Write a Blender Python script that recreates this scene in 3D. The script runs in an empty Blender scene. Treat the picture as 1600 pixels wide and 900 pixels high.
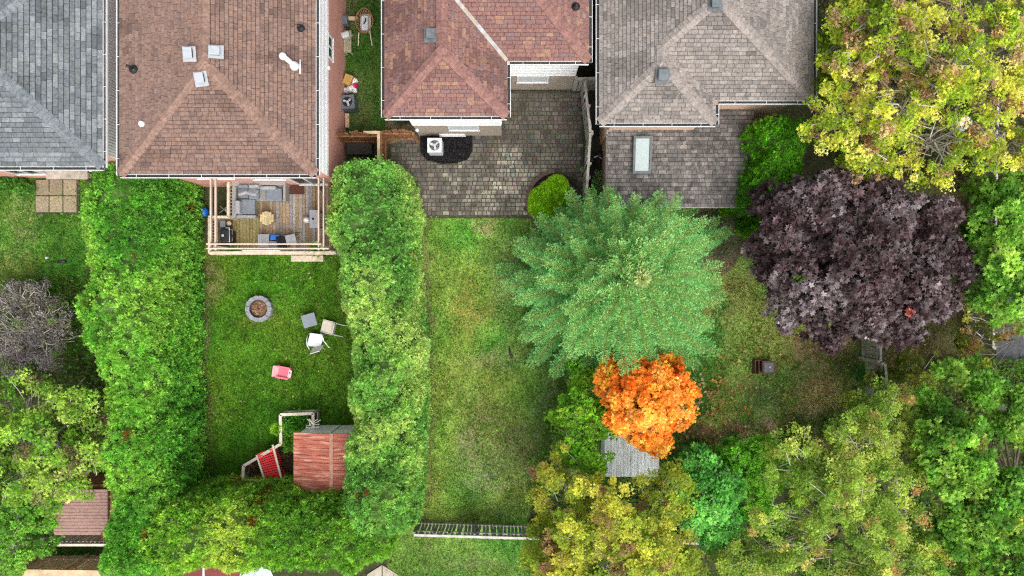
import bpy, math, random
import numpy as np
from mathutils import Vector, Matrix
random.seed(7); RNG = np.random.default_rng(11)
R = math.radians
H = 30.0; F = 1067.0
S = bpy.context.scene
# ---------------------------------------------------------------- camera, sky, sun, exposure
cam = bpy.data.cameras.new('camera'); cam.sensor_width = 36; cam.lens = 36*F/1600; cam.clip_end = 2000; cam.clip_start = .5
co = bpy.data.objects.new('camera', cam); S.collection.objects.link(co); co.location = (0, 0, H); S.camera = co
SUN_EL, SUN_AZ = R(56), R(150)          # azimuth clockwise from +Y
W = bpy.data.worlds.new('World'); S.world = W; W.use_nodes = True
nt = W.node_tree; bg = nt.nodes['Background']
sky = nt.nodes.new('ShaderNodeTexSky'); sky.sky_type = 'NISHITA'; sky.sun_disc = False
sky.sun_elevation = SUN_EL; sky.sun_rotation = SUN_AZ; sky.dust_density = 4; sky.ozone_density = .6
hs = nt.nodes.new('ShaderNodeHueSaturation'); hs.inputs['Saturation'].default_value = .28
nt.links.new(sky.outputs[0], hs.inputs['Color']); nt.links.new(hs.outputs[0], bg.inputs[0]); bg.inputs[1].default_value = .15
sl = bpy.data.lights.new('sun', 'SUN'); sl.energy = 1.15; sl.angle = R(50); sl.color = (1, .96, .9)
so = bpy.data.objects.new('sun', sl); S.collection.objects.link(so)
sd = Vector((math.sin(SUN_AZ)*math.cos(SUN_EL), math.cos(SUN_AZ)*math.cos(SUN_EL), math.sin(SUN_EL)))
so.rotation_euler = sd.to_track_quat('Z', 'Y').to_euler(); so.location = (0, 0, 60)
S.view_settings.view_transform = 'Standard'; S.view_settings.look = 'None'; S.view_settings.gamma = 1
S.view_settings.exposure = 0.93
S.cycles.use_denoising = False; S.cycles.pixel_filter_type = 'BLACKMAN_HARRIS'; S.cycles.filter_width = 1.2; S.cycles.max_bounces = 6; S.cycles.diffuse_bounces = 3; S.cycles.transmission_bounces = 4; S.cycles.transparent_max_bounces = 4

# ---------------------------------------------------------------- helpers
def P(px, py, z=0.0):
    k = (H-z)/F
    return np.array([(px-800)*k, (450-py)*k, z])
def XY(px, py, z=0.0):
    p = P(px, py, z); return (p[0], p[1])
def srgb(r, g, b):
    return tuple(((c/255+.055)/1.055)**2.4 if c > 10 else c/255/12.92 for c in (r, g, b))
def _hash(ix, iy, iz, seed):
    h = (ix*374761393 + iy*668265263 + iz*2147483647 + seed*974634777) & 0xffffffff
    h = ((h ^ (h >> 13))*1274126177) & 0xffffffff
    return ((h ^ (h >> 16)) & 0xffff)/65535.0
def vnoise(p, seed=0):
    p = np.asarray(p, float)
    if p.shape[1] == 2: p = np.c_[p, np.zeros(len(p))]
    i = np.floor(p).astype(np.int64); f = p-i; f = f*f*(3-2*f); out = 0
    for dx in (0, 1):
        for dy in (0, 1):
            for dz in (0, 1):
                w = (f[:, 0] if dx else 1-f[:, 0])*(f[:, 1] if dy else 1-f[:, 1])*(f[:, 2] if dz else 1-f[:, 2])
                out = out + w*_hash(i[:, 0]+dx, i[:, 1]+dy, i[:, 2]+dz, seed)
    return out
def fbm(p, seed=0, o=3):
    s = 0; a = .5; t = 0; p = np.asarray(p, float)
    for k in range(o): s = s+a*vnoise(p*2**k, seed+k*17); t += a; a *= .5
    return s/t
def unit(v): return v/np.maximum(np.linalg.norm(v, axis=-1, keepdims=True), 1e-9)

BASE = {}
def tag(o, label=None, cat=None, group=None, kind=None):
    if label: o['label'] = label
    if cat: o['category'] = cat
    if group: o['group'] = group
    if kind: o['kind'] = kind
    return o
def link(o, parent=None, world=(0, 0, 0)):
    S.collection.objects.link(o); w = np.array(world, float)
    if parent is not None:
        o.parent = parent; o.location = w-BASE[parent.name]
    else: o.location = w
    BASE[o.name] = w
    return o
def thing(name, loc, label, cat, group=None):
    o = bpy.data.objects.new(name, None); o.empty_display_size = .3
    link(o, None, loc); return tag(o, label, cat, group)
class MB:
    def __init__(s): s.v = []; s.f = []; s.c = []; s.col = (1, 1, 1)
    def add(s, vs, fs):
        n = len(s.v); s.v += [tuple(float(t) for t in v) for v in vs]; s.f += [tuple(i+n for i in f) for f in fs]; s.c += [s.col]*len(fs); return s
    def box(s, c, d, rz=0, M=None):
        hx, hy, hz = d[0]/2, d[1]/2, d[2]/2
        if M is None: M = np.array(Matrix.Rotation(rz, 3, 'Z'))
        vs = [np.array(c)+M@np.array((x, y, z)) for x, y, z in ((-hx,-hy,-hz),(hx,-hy,-hz),(hx,hy,-hz),(-hx,hy,-hz),(-hx,-hy,hz),(hx,-hy,hz),(hx,hy,hz),(-hx,hy,hz))]
        return s.add(vs, [(0,3,2,1),(4,5,6,7),(0,1,5,4),(1,2,6,5),(2,3,7,6),(3,0,4,7)])
    def beam(s, a, b, w, h, up=(0, 0, 1)):
        a = np.array(a, float); b = np.array(b, float); t = unit(b-a); u = np.array(up, float)
        if abs(t@u) > .95: u = np.array((1., 0, 0))
        sd_ = unit(np.cross(u, t)); u = np.cross(t, sd_); M = np.c_[t, sd_, u]
        return s.box((a+b)/2, (np.linalg.norm(b-a), w, h), M=M)
    def prism(s, poly, z0, z1):
        n = len(poly); A = sum(poly[i][0]*poly[(i+1) % n][1]-poly[(i+1) % n][0]*poly[i][1] for i in range(n))
        if A < 0: poly = poly[::-1]
        vs = [(p[0], p[1], z0) for p in poly]+[(p[0], p[1], z1) for p in poly]
        return s.add(vs, [tuple(range(n))[::-1], tuple(range(n, 2*n))]+[(i, (i+1) % n, n+(i+1) % n, n+i) for i in range(n)])
    def tube(s, pts, rad, n=8, cap=True):
        pts = [np.array(p, float) for p in pts]; rad = rad if hasattr(rad, '__len__') else [rad]*len(pts); vs = []; fs = []
        for i, p in enumerate(pts):
            t = unit(pts[min(i+1, len(pts)-1)]-pts[max(i-1, 0)]); u = np.array((0, 0, 1.)) if abs(t[2]) < .9 else np.array((1., 0, 0))
            a = unit(np.cross(u, t)); b = np.cross(t, a)
            vs += [p+rad[i]*(math.cos(2*math.pi*k/n)*a+math.sin(2*math.pi*k/n)*b) for k in range(n)]
        for i in range(len(pts)-1):
            for k in range(n): fs.append((i*n+k, i*n+(k+1) % n, (i+1)*n+(k+1) % n, (i+1)*n+k))
        if cap: fs += [tuple(range(n))[::-1], tuple(range((len(pts)-1)*n, len(pts)*n))]
        return s.add(vs, fs)
    def lathe(s, c, prof, n=20):
        vs = []; fs = []
        for r, z in prof: vs += [(c[0]+r*math.cos(2*math.pi*k/n), c[1]+r*math.sin(2*math.pi*k/n), c[2]+z) for k in range(n)]
        for i in range(len(prof)-1):
            for k in range(n): fs.append((i*n+k, i*n+(k+1) % n, (i+1)*n+(k+1) % n, (i+1)*n+k))
        fs += [tuple(range(n))[::-1], tuple(range((len(prof)-1)*n, len(prof)*n))]
        return s.add(vs, fs)
    def mesh(s, name, mat, smooth=False, bevel=0):
        m = bpy.data.meshes.new(name); m.from_pydata(s.v, [], s.f); m.materials.append(mat)
        a = m.attributes.new('Col', 'FLOAT_COLOR', 'CORNER'); arr = []
        for f, c in zip(s.f, s.c): arr += [c[0], c[1], c[2], 1]*len(f)
        a.data.foreach_set('color', arr)
        if smooth: m.polygons.foreach_set('use_smooth', [True]*len(s.f))
        return m
    def build(s, name, mat, parent=None, smooth=False, bevel=0, kind=None, label=None):
        o = bpy.data.objects.new(name, s.mesh(name, mat, smooth)); link(o, parent)
        if parent is not None: o.location = -BASE[parent.name]
        BASE[o.name] = np.zeros(3)
        if bevel:
            b = o.modifiers.new('bevel', 'BEVEL'); b.width = bevel; b.segments = 2; b.limit_method = 'ANGLE'
        return tag(o, label=label, kind=kind)
def inst(name, mesh, parent, loc, rz=0, rot=None):
    o = bpy.data.objects.new(name, mesh); link(o, parent, loc)
    if rot is not None: o.rotation_euler = rot
    elif rz: o.rotation_euler = (0, 0, rz)
    return o

# ---------------------------------------------------------------- materials
def mat_base(name):
    m = bpy.data.materials.new(name); m.use_nodes = True; n = m.node_tree.nodes; l = m.node_tree.links
    return m, n, l, n['Principled BSDF']
def paint(name, col, rough=.7, var=.18, scale=6, bump=.15, bscale=60, metal=0, stretch=(1, 1, 1), attr=False, col2=None, spec=.4, c2lo=.5, c2hi=.62):
    m, n, l, p = mat_base(name)
    tc = n.new('ShaderNodeTexCoord'); mp = n.new('ShaderNodeMapping'); mp.inputs['Scale'].default_value = stretch
    geo = n.new('ShaderNodeNewGeometry'); l.new(geo.outputs['Position'], mp.inputs[0])
    nz = n.new('ShaderNodeTexNoise'); nz.inputs['Scale'].default_value = scale; nz.inputs['Detail'].default_value = 5; nz.inputs['Roughness'].default_value = .65
    l.new(mp.outputs[0], nz.inputs[0])
    mr = n.new('ShaderNodeMapRange'); mr.inputs[1].default_value = .3; mr.inputs[2].default_value = .7
    mr.inputs[3].default_value = 1-var*1.6; mr.inputs[4].default_value = 1+var*1.6; l.new(nz.outputs[0], mr.inputs[0])
    vm = n.new('ShaderNodeVectorMath'); vm.operation = 'SCALE'; l.new(mr.outputs[0], vm.inputs['Scale'])
    if attr:
        at = n.new('ShaderNodeAttribute'); at.attribute_name = 'Col'; src = at.outputs['Color']
    else:
        rg = n.new('ShaderNodeRGB'); rg.outputs[0].default_value = (*col, 1); src = rg.outputs[0]
    if col2 is not None:
        n2 = n.new('ShaderNodeTexNoise'); n2.inputs['Scale'].default_value = scale*.45; n2.inputs['Detail'].default_value = 6; l.new(mp.outputs[0], n2.inputs[0])
        r2 = n.new('ShaderNodeMapRange'); r2.inputs[1].default_value = c2lo; r2.inputs[2].default_value = c2hi; l.new(n2.outputs[0], r2.inputs[0])
        mx = n.new('ShaderNodeMix'); mx.data_type = 'RGBA'; l.new(r2.outputs[0], mx.inputs[0]); l.new(src, mx.inputs[6]); mx.inputs[7].default_value = (*col2, 1); src = mx.outputs[2]
    l.new(src, vm.inputs[0]); l.new(vm.outputs[0], p.inputs['Base Color'])
    p.inputs['Roughness'].default_value = rough; p.inputs['Metallic'].default_value = metal
    p.inputs['Specular IOR Level'].default_value = spec
    if bump:
        nb = n.new('ShaderNodeTexNoise'); nb.inputs['Scale'].default_value = bscale; nb.inputs['Detail'].default_value = 4; l.new(mp.outputs[0], nb.inputs[0])
        bp = n.new('ShaderNodeBump'); bp.inputs['Strength'].default_value = bump; bp.inputs['Distance'].default_value = .02
        l.new(nb.outputs[0], bp.inputs['Height']); l.new(bp.outputs[0], p.inputs['Normal'])
    return m
def leafmat(name, trans=.45, rough=.6, spec=.15):
    m, n, l, p = mat_base(name); at = n.new('ShaderNodeAttribute'); at.attribute_name = 'Col'
    l.new(at.outputs['Color'], p.inputs['Base Color']); p.inputs['Roughness'].default_value = rough; p.inputs['Specular IOR Level'].default_value = spec
    tr = n.new('ShaderNodeBsdfTranslucent'); vm = n.new('ShaderNodeVectorMath'); vm.operation = 'MULTIPLY'; vm.inputs[1].default_value = (1.7, 1.55, .8)
    l.new(at.outputs['Color'], vm.inputs[0]); l.new(vm.outputs[0], tr.inputs[0])
    ms = n.new('ShaderNodeMixShader'); ms.inputs[0].default_value = trans; l.new(p.outputs[0], ms.inputs[1]); l.new(tr.outputs[0], ms.inputs[2])
    l.new(ms.outputs[0], n['Material Output'].inputs[0]); return m
M = {}
M['leaf'] = leafmat('leaf_surface'); M['leafdark'] = leafmat('dark_leaf_surface', .12, .5, .3); M['needle'] = leafmat('needle_surface', .3, .7, .05)
M['grassblade'] = leafmat('grass_blade', .25, .7, .15)
M['shingle'] = paint('asphalt_shingle', None, .95, .2, 9, .5, 160, attr=True, spec=.15)
M['cedar'] = paint('weathered_shingle', None, .95, .3, 5, .5, 120, attr=True, spec=.15)
M['attr'] = paint('varied_surface', None, .9, .22, 12, .4, 90, attr=True, spec=.2)
M['soft'] = paint('plain_varied_surface', None, .8, .1, 8, .1, 60, attr=True, spec=.3)
M['white'] = paint('white_aluminium', (.64, .65, .66), .45, .05, 3, 0)
M['siding'] = paint('white_siding', (.74, .75, .76), .6, .03, 2, 0)
M['sidinggrey'] = paint('pale_grey_siding', (.62, .66, .68), .6, .04, 2, 0)
M['trough'] = paint('gutter_debris', (.035, .032, .028), .9, .4, 20, .3)
M['blind'] = paint('white_blind', (.50, .52, .53), .5, .1, 3, 0, stretch=(1, 1, 8))
M['glass'] = paint('dark_glass', (.03, .035, .04), .12, .1, 3, 0, spec=.8)
def brick(name, c1, c2, mortar):
    m, n, l, p = mat_base(name); geo = n.new('ShaderNodeNewGeometry'); sx = n.new('ShaderNodeSeparateXYZ'); l.new(geo.outputs['Position'], sx.inputs[0])
    ad = n.new('ShaderNodeMath'); ad.operation = 'ADD'; l.new(sx.outputs[0], ad.inputs[0]); l.new(sx.outputs[1], ad.inputs[1])
    cb = n.new('ShaderNodeCombineXYZ'); l.new(ad.outputs[0], cb.inputs[0]); l.new(sx.outputs[2], cb.inputs[1])
    b = n.new('ShaderNodeTexBrick'); b.inputs['Scale'].default_value = 1; b.inputs['Brick Width'].default_value = .21; b.inputs['Row Height'].default_value = .075
    b.inputs['Mortar Size'].default_value = .008; b.inputs['Color1'].default_value = (*c1, 1); b.inputs['Color2'].default_value = (*c2, 1); b.inputs['Mortar'].default_value = (*mortar, 1)
    l.new(cb.outputs[0], b.inputs['Vector']); nz = n.new('ShaderNodeTexNoise'); nz.inputs['Scale'].default_value = 1.5; l.new(geo.outputs['Position'], nz.inputs[0])
    mr = n.new('ShaderNodeMapRange'); mr.inputs[3].default_value = .8; mr.inputs[4].default_value = 1.2; l.new(nz.outputs[0], mr.inputs[0])
    vm = n.new('ShaderNodeVectorMath'); vm.operation = 'SCALE'; l.new(b.outputs[0], vm.inputs[0]); l.new(mr.outputs[0], vm.inputs['Scale']); l.new(vm.outputs[0], p.inputs['Base Color'])
    bp = n.new('ShaderNodeBump'); bp.inputs['Strength'].default_value = .4; bp.inputs['Distance'].default_value = .01; bp.invert = True; l.new(b.outputs['Fac'], bp.inputs['Height']); l.new(bp.outputs[0], p.inputs['Normal'])
    p.inputs['Roughness'].default_value = .85; return m
M['pinkbrick'] = brick('salmon_brick', (.60, .27, .21), (.53, .235, .18), (.55, .34, .28))
M['beigebrick'] = brick('beige_brick', (.33, .27, .22), (.28, .23, .19), (.35, .31, .27))
M['peachbrick'] = brick('peach_brick', (.66, .42, .29), (.60, .38, .26), (.6, .43, .33))
M['bark'] = paint('grey_bark', (.17, .145, .12), .95, .3, 8, .6, 30, stretch=(1, 1, .3))
M['twig'] = paint('pale_twig', (.40, .37, .32), .9, .2, 8, 0)
M['darktwig'] = paint('brown_twig', (.085, .06, .045), .95, .3, 5, .3, 30)
M['greywood'] = paint('weathered_grey_wood', (.36, .34, .30), .9, .25, 3, .4, 40, stretch=(1, 1, .25))
M['whitewood'] = paint('whitewashed_timber', (.58, .50, .41), .85, .15, 5, .3, 50)
M['tanwood'] = paint('fresh_tan_timber', (.50, .36, .22), .8, .2, 4, .3, 50)
M['brownwood'] = paint('stained_brown_timber', (.25, .115, .05), .8, .3, 4, .3, 50)
M['black'] = paint('black_plastic', (.014, .014, .016), .5, .2, 8, 0)
M['concrete'] = paint('concrete', (.36, .33, .28), .92, .2, 4, .3, 60, col2=(.2, .18, .12))
M['metal'] = paint('galvanised_metal', (.55, .57, .59), .5, .1, 6, 0, metal=.1)

# ---------------------------------------------------------------- ground
NW = lambda X, Y, s, a, sd_: (X+a*(fbm(np.c_[X*s, Y*s], sd_)-.5), Y+a*(fbm(np.c_[X*s, Y*s], sd_+50)-.5))
def inpoly(x, y, poly):
    r = np.zeros(len(x), bool); n = len(poly)
    for i in range(n):
        x0, y0 = poly[i]; x1, y1 = poly[(i+1) % n]
        if y0 == y1: continue
        c = ((y0 > y) != (y1 > y)) & (x < (x1-x0)*(y-y0)/(y1-y0)+x0); r ^= c
    return r
DARKSOIL = (.036, .040, .018)
GZ = [  # painted regions of soil, turf and the spruce shadow in picture units at ground height: polygon, colour, patchiness
 ([(-200, 270), (130, 270), (150, 560), (-200, 560)], (.070, .155, .022), .4),
 ([(300, 380), (565, 380), (565, 765), (300, 765)], (.052, .128, .010), .28),
 ([(520, -100), (612, -100), (612, 215), (520, 215)], (.042, .095, .015), .3),
 ([(600, 190), (668, 190), (668, 225), (600, 225)], (.10, .085, .05), .5),
 ([(645, 330), (900, 330), (920, 620), (880, 700), (800, 840), (645, 840)], (.118, .215, .034), .5),
 ([(820, 380), (1060, 320), (1360, 330), (1360, 760), (860, 760)], (.17, .27, .06), .6),
 ([(1055, 315), (1190, 310), (1185, 395), (1130, 425), (1060, 420)], (.13, .095, .065), .5),
 ([(600, 828), (860, 828), (860, 1000), (600, 1000)], (.08, .165, .028), .4),
 ([(1050, 540), (1140, 470), (1120, 560), (1110, 640), (1060, 690), (1040, 640)], (.055, .165, .028), .3),  # spruce shadow painted into the grass as a darker green
 ([(1360, 500), (1560, 440), (1560, 620), (1360, 620)], (.052, .052, .018), .45),
 ([(1240, 520), (1350, 500), (1350, 700), (1240, 680)], (.19, .215, .08), .7),
 ([(1060, 675), (1290, 640), (1340, 660), (1310, 705), (1060, 720)], (.17, .155, .08), .7),
 ([(10, 840), (150, 840), (150, 895), (10, 895)], (.035, .075, .012), .3),
 ([(1440, 190), (1550, 230), (1550, 330), (1440, 300)], (.05, .055, .018), .3),
]
SPOTS = [  # x, y, rx, ry, colour, strength
 (758, 352, 24, 12, (.24, .20, .10), 1), (800, 440, 40, 90, (.13, .13, .07), .7), (740, 470, 35, 60, (.15, .125, .035), .6), (735, 600, 60, 40, (.14, .125, .035), .6),
 (750, 680, 45, 60, (.13, .12, .055), .7), (715, 740, 30, 50, (.08, .13, .03), .6), (820, 700, 60, 70, (.10, .10, .06), .7), (667, 560, 10, 300, (.085, .062, .038), .9),
 (850, 390, 45, 60, (.12, .10, .06), .7), (330, 430, 15, 60, (.12, .085, .05), .7), (322, 560, 7, 200, (.07, .05, .03), .8), (545, 470, 14, 25, (.13, .11, .045), .6),
 (431, 438, 5, 5, (.26, .20, .09), 1), (725, 500, 15, 40, (.2, .15, .04), .5), (700, 820, 45, 12, (.075, .05, .035), .6), (780, 800, 70, 30, (.06, .07, .03), .6),
 (30, 350, 35, 50, (.14, .12, .06), .6), (20, 420, 40, 25, (.16, .14, .05), .5), (560, 160, 25, 50, (.075, .068, .03), .7), (540, 30, 20, 40, (.07, .05, .035), .9),
 (1190, 620, 40, 40, (.14, .12, .08), .6), (1260, 560, 40, 60, (.20, .17, .09), .5), (1130, 590, 30, 50, (.08, .2, .03), .7), (1230, 640, 50, 25, (.14, .12, .07), .5), (1240, 600, 30, 25, (.08, .19, .03), .7), (1160, 640, 30, 30, (.08, .18, .03), .6), (1150, 520, 30, 30, (.10, .19, .03), .6), (1290, 640, 25, 30, (.09, .17, .03), .5),
 (1140, 470, 30, 60, (.075, .07, .03), .6), (690, 610, 20, 60, (.12, .14, .03), .5), (770, 560, 50, 15, (.17, .15, .09), .5), (860, 620, 35, 50, (.09, .075, .05), .7),
 (730, 690, 22, 25, (.19, .17, .12), .6), (760, 745, 40, 30, (.13, .12, .085), .6), (830, 550, 40, 40, (.10, .10, .05), .5), (740, 880, 60, 14, (.10, .10, .05), .6),
 (1480, 540, 60, 30, (.075, .065, .03), .6), (405, 500, 30, 14, (.15, .075, .035), .35), (700, 395, 30, 40, (.10, .13, .03), .5), (770, 395, 30, 25, (.11, .15, .035), .5)]
def gcol(X, Y):
    x = 800+X*F/H; y = 450-Y*F/H
    wx, wy = NW(x/30, y/30, 1.2, 1.1, 3); wx = wx*30; wy = wy*30
    C = np.tile(np.array(DARKSOIL), (len(X), 1)); Gr = np.zeros(len(X))
    f1 = fbm(np.c_[X*1.1, Y*1.1], 5, 4); f2 = fbm(np.c_[X*5, Y*5], 9, 3); f3 = fbm(np.c_[X*.45, Y*.45], 25, 3)
    for poly, c, pt in GZ:
        k = inpoly(wx, wy, poly); c = np.array(c)
        cc = c*(1+pt*2.6*(f1[k]-.5)[:, None]*np.array([1.0, .9, 1.1])+pt*1.6*(f3[k]-.5)[:, None]*np.array([2.0, .2, 1.2]))
        C[k] = cc; Gr[k] = 1 if c[1] > c[0] else .35
    for sx, sy, rx, ry, c, s in SPOTS:
        d = np.sqrt(((wx-sx)/rx)**2+((wy-sy)/ry)**2); w = np.clip(1.35-d, 0, 1)*s*np.clip(.35+1.5*(f2-.25), 0, 1); C = C*(1-w[:, None])+np.array(c)*w[:, None]
        if c[0] > c[1]: Gr = Gr*(1-w*.7)
    C = C*(1.3+.9*(f2-.5))[:, None]
    return np.clip(C, .004, .6), Gr
def npmesh(name, V, Fc, mat, col=None, smooth=False):
    k = Fc.shape[1]; m = bpy.data.meshes.new(name); m.vertices.add(len(V)); m.vertices.foreach_set('co', V.astype(np.float32).ravel())
    m.loops.add(Fc.size); m.polygons.add(len(Fc)); m.loops.foreach_set('vertex_index', Fc.astype(np.int32).ravel())
    m.polygons.foreach_set('loop_start', np.arange(0, Fc.size, k, dtype=np.int32)); m.polygons.foreach_set('loop_total', np.full(len(Fc), k, dtype=np.int32))
    if smooth: m.polygons.foreach_set('use_smooth', np.ones(len(Fc), bool))
    if col is not None:
        a = m.attributes.new('Col', 'FLOAT_COLOR', 'POINT'); a.data.foreach_set('color', np.c_[col, np.ones(len(col))].astype(np.float32).ravel())
    m.materials.append(mat); m.update(calc_edges=True); return m
gx = np.r_[-600, -200, -60, np.arange(-27, 27.01, .12), 60, 200, 600]; gy = np.r_[-600, -200, -60, np.arange(-17, 17.01, .12), 60, 200, 600]
GX, GY = np.meshgrid(gx, gy); gX = GX.ravel(); gY = GY.ravel(); GC, _ = gcol(gX, gY)
gz = .05*(fbm(np.c_[gX*.4, gY*.4], 77)-.5)+.03*(fbm(np.c_[gX*3, gY*3], 78)-.5)-.02
nx = len(gx); idx = np.arange(len(gX)).reshape(GX.shape)
Q = np.stack([idx[:-1, :-1], idx[:-1, 1:], idx[1:, 1:], idx[1:, :-1]], -1).reshape(-1, 4)
M['ground'] = paint('soil_and_turf', None, .95, .42, 14, .8, 25, attr=True, spec=.1)
g = bpy.data.objects.new('ground', npmesh('ground', np.c_[gX, gY, gz], Q, M['ground'], GC, True)); link(g); tag(g, kind='structure')

# ---------------------------------------------------------------- leaf instancing into one mesh
T_KITE = (np.array([(0, 0, 0), (.5, .45, .10), (0, 1, 0), (-.5, .45, .10)]), np.array([(0, 1, 2, 3)]))
def _star(lobes, w, notch):
    vs = [(0, 0, 0)]; fs = []
    for a, L in lobes:
        a = R(a); d = np.array((math.sin(a), math.cos(a))); q = np.array((d[1], -d[0])); n = len(vs)
        for t, o in ((notch*L, w), (L, 0), (notch*L, -w)): v = d*t+q*o; vs.append((v[0], v[1], -.18*t*t))
        fs.append((0, n, n+1, n+2))
    return np.array(vs), np.array(fs)
T_MAPLE = _star([(0, 1), (52, .85), (-52, .85), (110, .5), (-110, .5)], .21, .5)
T_LEAF3 = _star([(0, 1), (55, .8), (-55, .8)], .22, .5)
T_SPRAY = _star([(0, 1), (38, .72), (-38, .72)], .13, .5)
T_PAIR = _star([(0, 1), (75, .6), (-75, .6), (180, .35)], .2, .5)
def scatter(name, Pt, D, N, Sz, C, tmpl, mat, parent=None, wid=1.0, **kw):
    tv, tf = tmpl; D = unit(D); N = unit(N-(N*D).sum(1)[:, None]*D); B = np.cross(D, N)
    Sz = np.asarray(Sz)[:, None, None]
    V = Pt[:, None, :]+Sz*(tv[None, :, 0, None]*wid*B[:, None]+tv[None, :, 1, None]*D[:, None]+tv[None, :, 2, None]*N[:, None])
    n, k = len(Pt), len(tv); Fc = (tf[None]+np.arange(n)[:, None, None]*k).reshape(-1, tf.shape[1])
    o = bpy.data.objects.new(name, npmesh(name, V.reshape(-1, 3), Fc, mat, np.repeat(C, k, 0)))
    link(o, parent)
    if parent is not None: o.location = -BASE[parent.name]
    BASE[o.name] = np.zeros(3)
    return tag(o, **kw)
def rdir(n, zb=0.0):
    v = RNG.normal(size=(n, 3)); v[:, 2] += zb; return unit(v)

# ---------------------------------------------------------------- lawns
def lawn(name, label, cull, dens, size=.072, hgt=1.0):
    xs = [p[0] for p in cull]; ys = [p[1] for p in cull]
    wpts = [XY(*p) for p in cull]; X0, X1 = min(p[0] for p in wpts), max(p[0] for p in wpts); Y0, Y1 = min(p[1] for p in wpts), max(p[1] for p in wpts)
    n = int((X1-X0)*(Y1-Y0)*dens); X = RNG.uniform(X0, X1, n); Y = RNG.uniform(Y0, Y1, n)
    C, G = gcol(X, Y); x = 800+X*F/H; y = 450-Y*F/H
    k = inpoly(x, y, cull) & (RNG.random(n) < G*(.35+.9*fbm(np.c_[X*2, Y*2], 31)))
    X, Y, C = X[k], Y[k], C[k]; n = len(X)
    D = rdir(n, .9); D[:, 2] = np.abs(D[:, 2]); Nn = rdir(n, 1.0)
    C = C*RNG.lognormal(.05, .42, n)[:, None]*(.6+.8*vnoise(np.c_[X*4.5, Y*4.5], 71))[:, None]; C[:, 0] *= RNG.uniform(.85, 1.35, n)
    scatter(name, np.c_[X, Y, np.full(n, -.01)], D, Nn, size*RNG.uniform(.6, 1.4, n)*hgt, np.clip(C, 0, .6), T_KITE, M['grassblade'], wid=.3, label=label, cat='grass', kind='stuff')
lawn('lawn_grass', 'mown deep green grass around the stone fire pit', [(315, 400), (560, 400), (560, 760), (315, 760)], 1100)
lawn('lawn_grass', 'patchy yellowing grass between the long hedge and the spruce', [(655, 337), (905, 337), (925, 700), (800, 822), (655, 822)], 1000)
lawn('lawn_grass', 'bright weedy grass beside the stone slabs at the grey house', [(-10, 278), (140, 278), (140, 500), (-10, 500)], 1000)
lawn('lawn_grass', 'narrow grass strip running between the salmon wall and the red roof', [(530, -20), (625, -20), (625, 205), (530, 205)], 900)
lawn('lawn_grass', 'thin olive grass with leaf litter between spruce and dark maple', [(900, 330), (1350, 330), (1350, 760), (900, 760)], 700)
lawn('lawn_grass', 'green grass beyond the low back fence', [(600, 836), (860, 836), (860, 930), (600, 930)], 900)
lawn('lawn_grass', 'dark olive grass right of the grey board fence', [(1375, 430), (1570, 430), (1570, 640), (1375, 640)], 600)
lawn('lawn_grass', 'dark grass strip behind the small brown shed', [(10, 850), (150, 850), (150, 895), (10, 895)], 900)
# fallen leaves
def cover(name, label, poly, dens, pal, z0, z1, size):
    w = [XY(*p) for p in poly]; X0, X1 = min(p[0] for p in w), max(p[0] for p in w); Y0, Y1 = min(p[1] for p in w), max(p[1] for p in w); n = int((X1-X0)*(Y1-Y0)*dens)
    X = RNG.uniform(X0, X1, n); Y = RNG.uniform(Y0, Y1, n); f = fbm(np.c_[X*1.3, Y*1.3], 88, 3); k = inpoly(800+X*F/H, 450-Y*F/H, poly) & (RNG.random(n) < np.clip(f*2.6-.75, 0, 1)); X, Y, f = X[k], Y[k], f[k]; n = len(X)
    c = np.array(pal)[RNG.integers(0, len(pal), n)]*RNG.lognormal(0, .3, n)[:, None]
    scatter(name, np.c_[X, Y, z0+(z1-z0)*f*RNG.uniform(.2, 1, n)], rdir(n)*np.array((1, 1, .4)), rdir(n, 1.5), size*RNG.uniform(.6, 1.3, n), np.clip(c, 0, .8), T_LEAF3, M['leaf'], label=label, cat='ground cover', kind='stuff')
UG = [(.07, .18, .025), (.08, .2, .03), (.12, .2, .04), (.1, .12, .03)]
WD = [(.12, .28, .03), (.16, .34, .05), (.09, .22, .03)]
cover('joint_weeds', 'moss and small weeds in the joints of the dark patio', [(615, 228), (655, 216), (900, 145), (905, 340), (660, 340)], 45, [(.05, .08, .02), (.08, .12, .03), (.10, .08, .04)], .03, .05, .05)
cover('lawn_weeds', 'small broadleaf weeds dotted through the patchy middle lawn', [(665, 345), (860, 345), (890, 700), (790, 815), (668, 815)], 70, WD, .02, .06, .07)
cover('lawn_weeds', 'small broadleaf weeds and clover in the right lawn', [(1060, 420), (1160, 420), (1340, 560), (1300, 680), (1080, 690)], 110, WD+[(.2, .22, .06)], .02, .07, .08)
cover('lawn_weeds', 'broad tufts of weed in the left lawn by the stone slabs', [(-10, 290), (125, 290), (130, 480), (-10, 480)], 110, WD, .02, .08, .08)
cover('undergrowth', 'low green undergrowth on the ground below the trees along the right', [(1050, 690), (1340, 640), (1420, 560), (1700, 560), (1700, 960), (1050, 960)], 330, UG, .05, .8, .12)
cover('undergrowth', 'low green undergrowth below the yellowing tree in the upper right', [(1275, -60), (1700, -60), (1700, 420), (1500, 300), (1275, 250)], 240, [(.04, .08, .015), (.08, .12, .03), (.14, .10, .05), (.05, .04, .03)], .05, .5, .12)
cover('undergrowth', 'leafy green undergrowth between the plum tree and the wide left hedge', [(-120, 440), (180, 430), (195, 800), (-120, 900)], 330, UG, .05, .9, .11)
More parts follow.
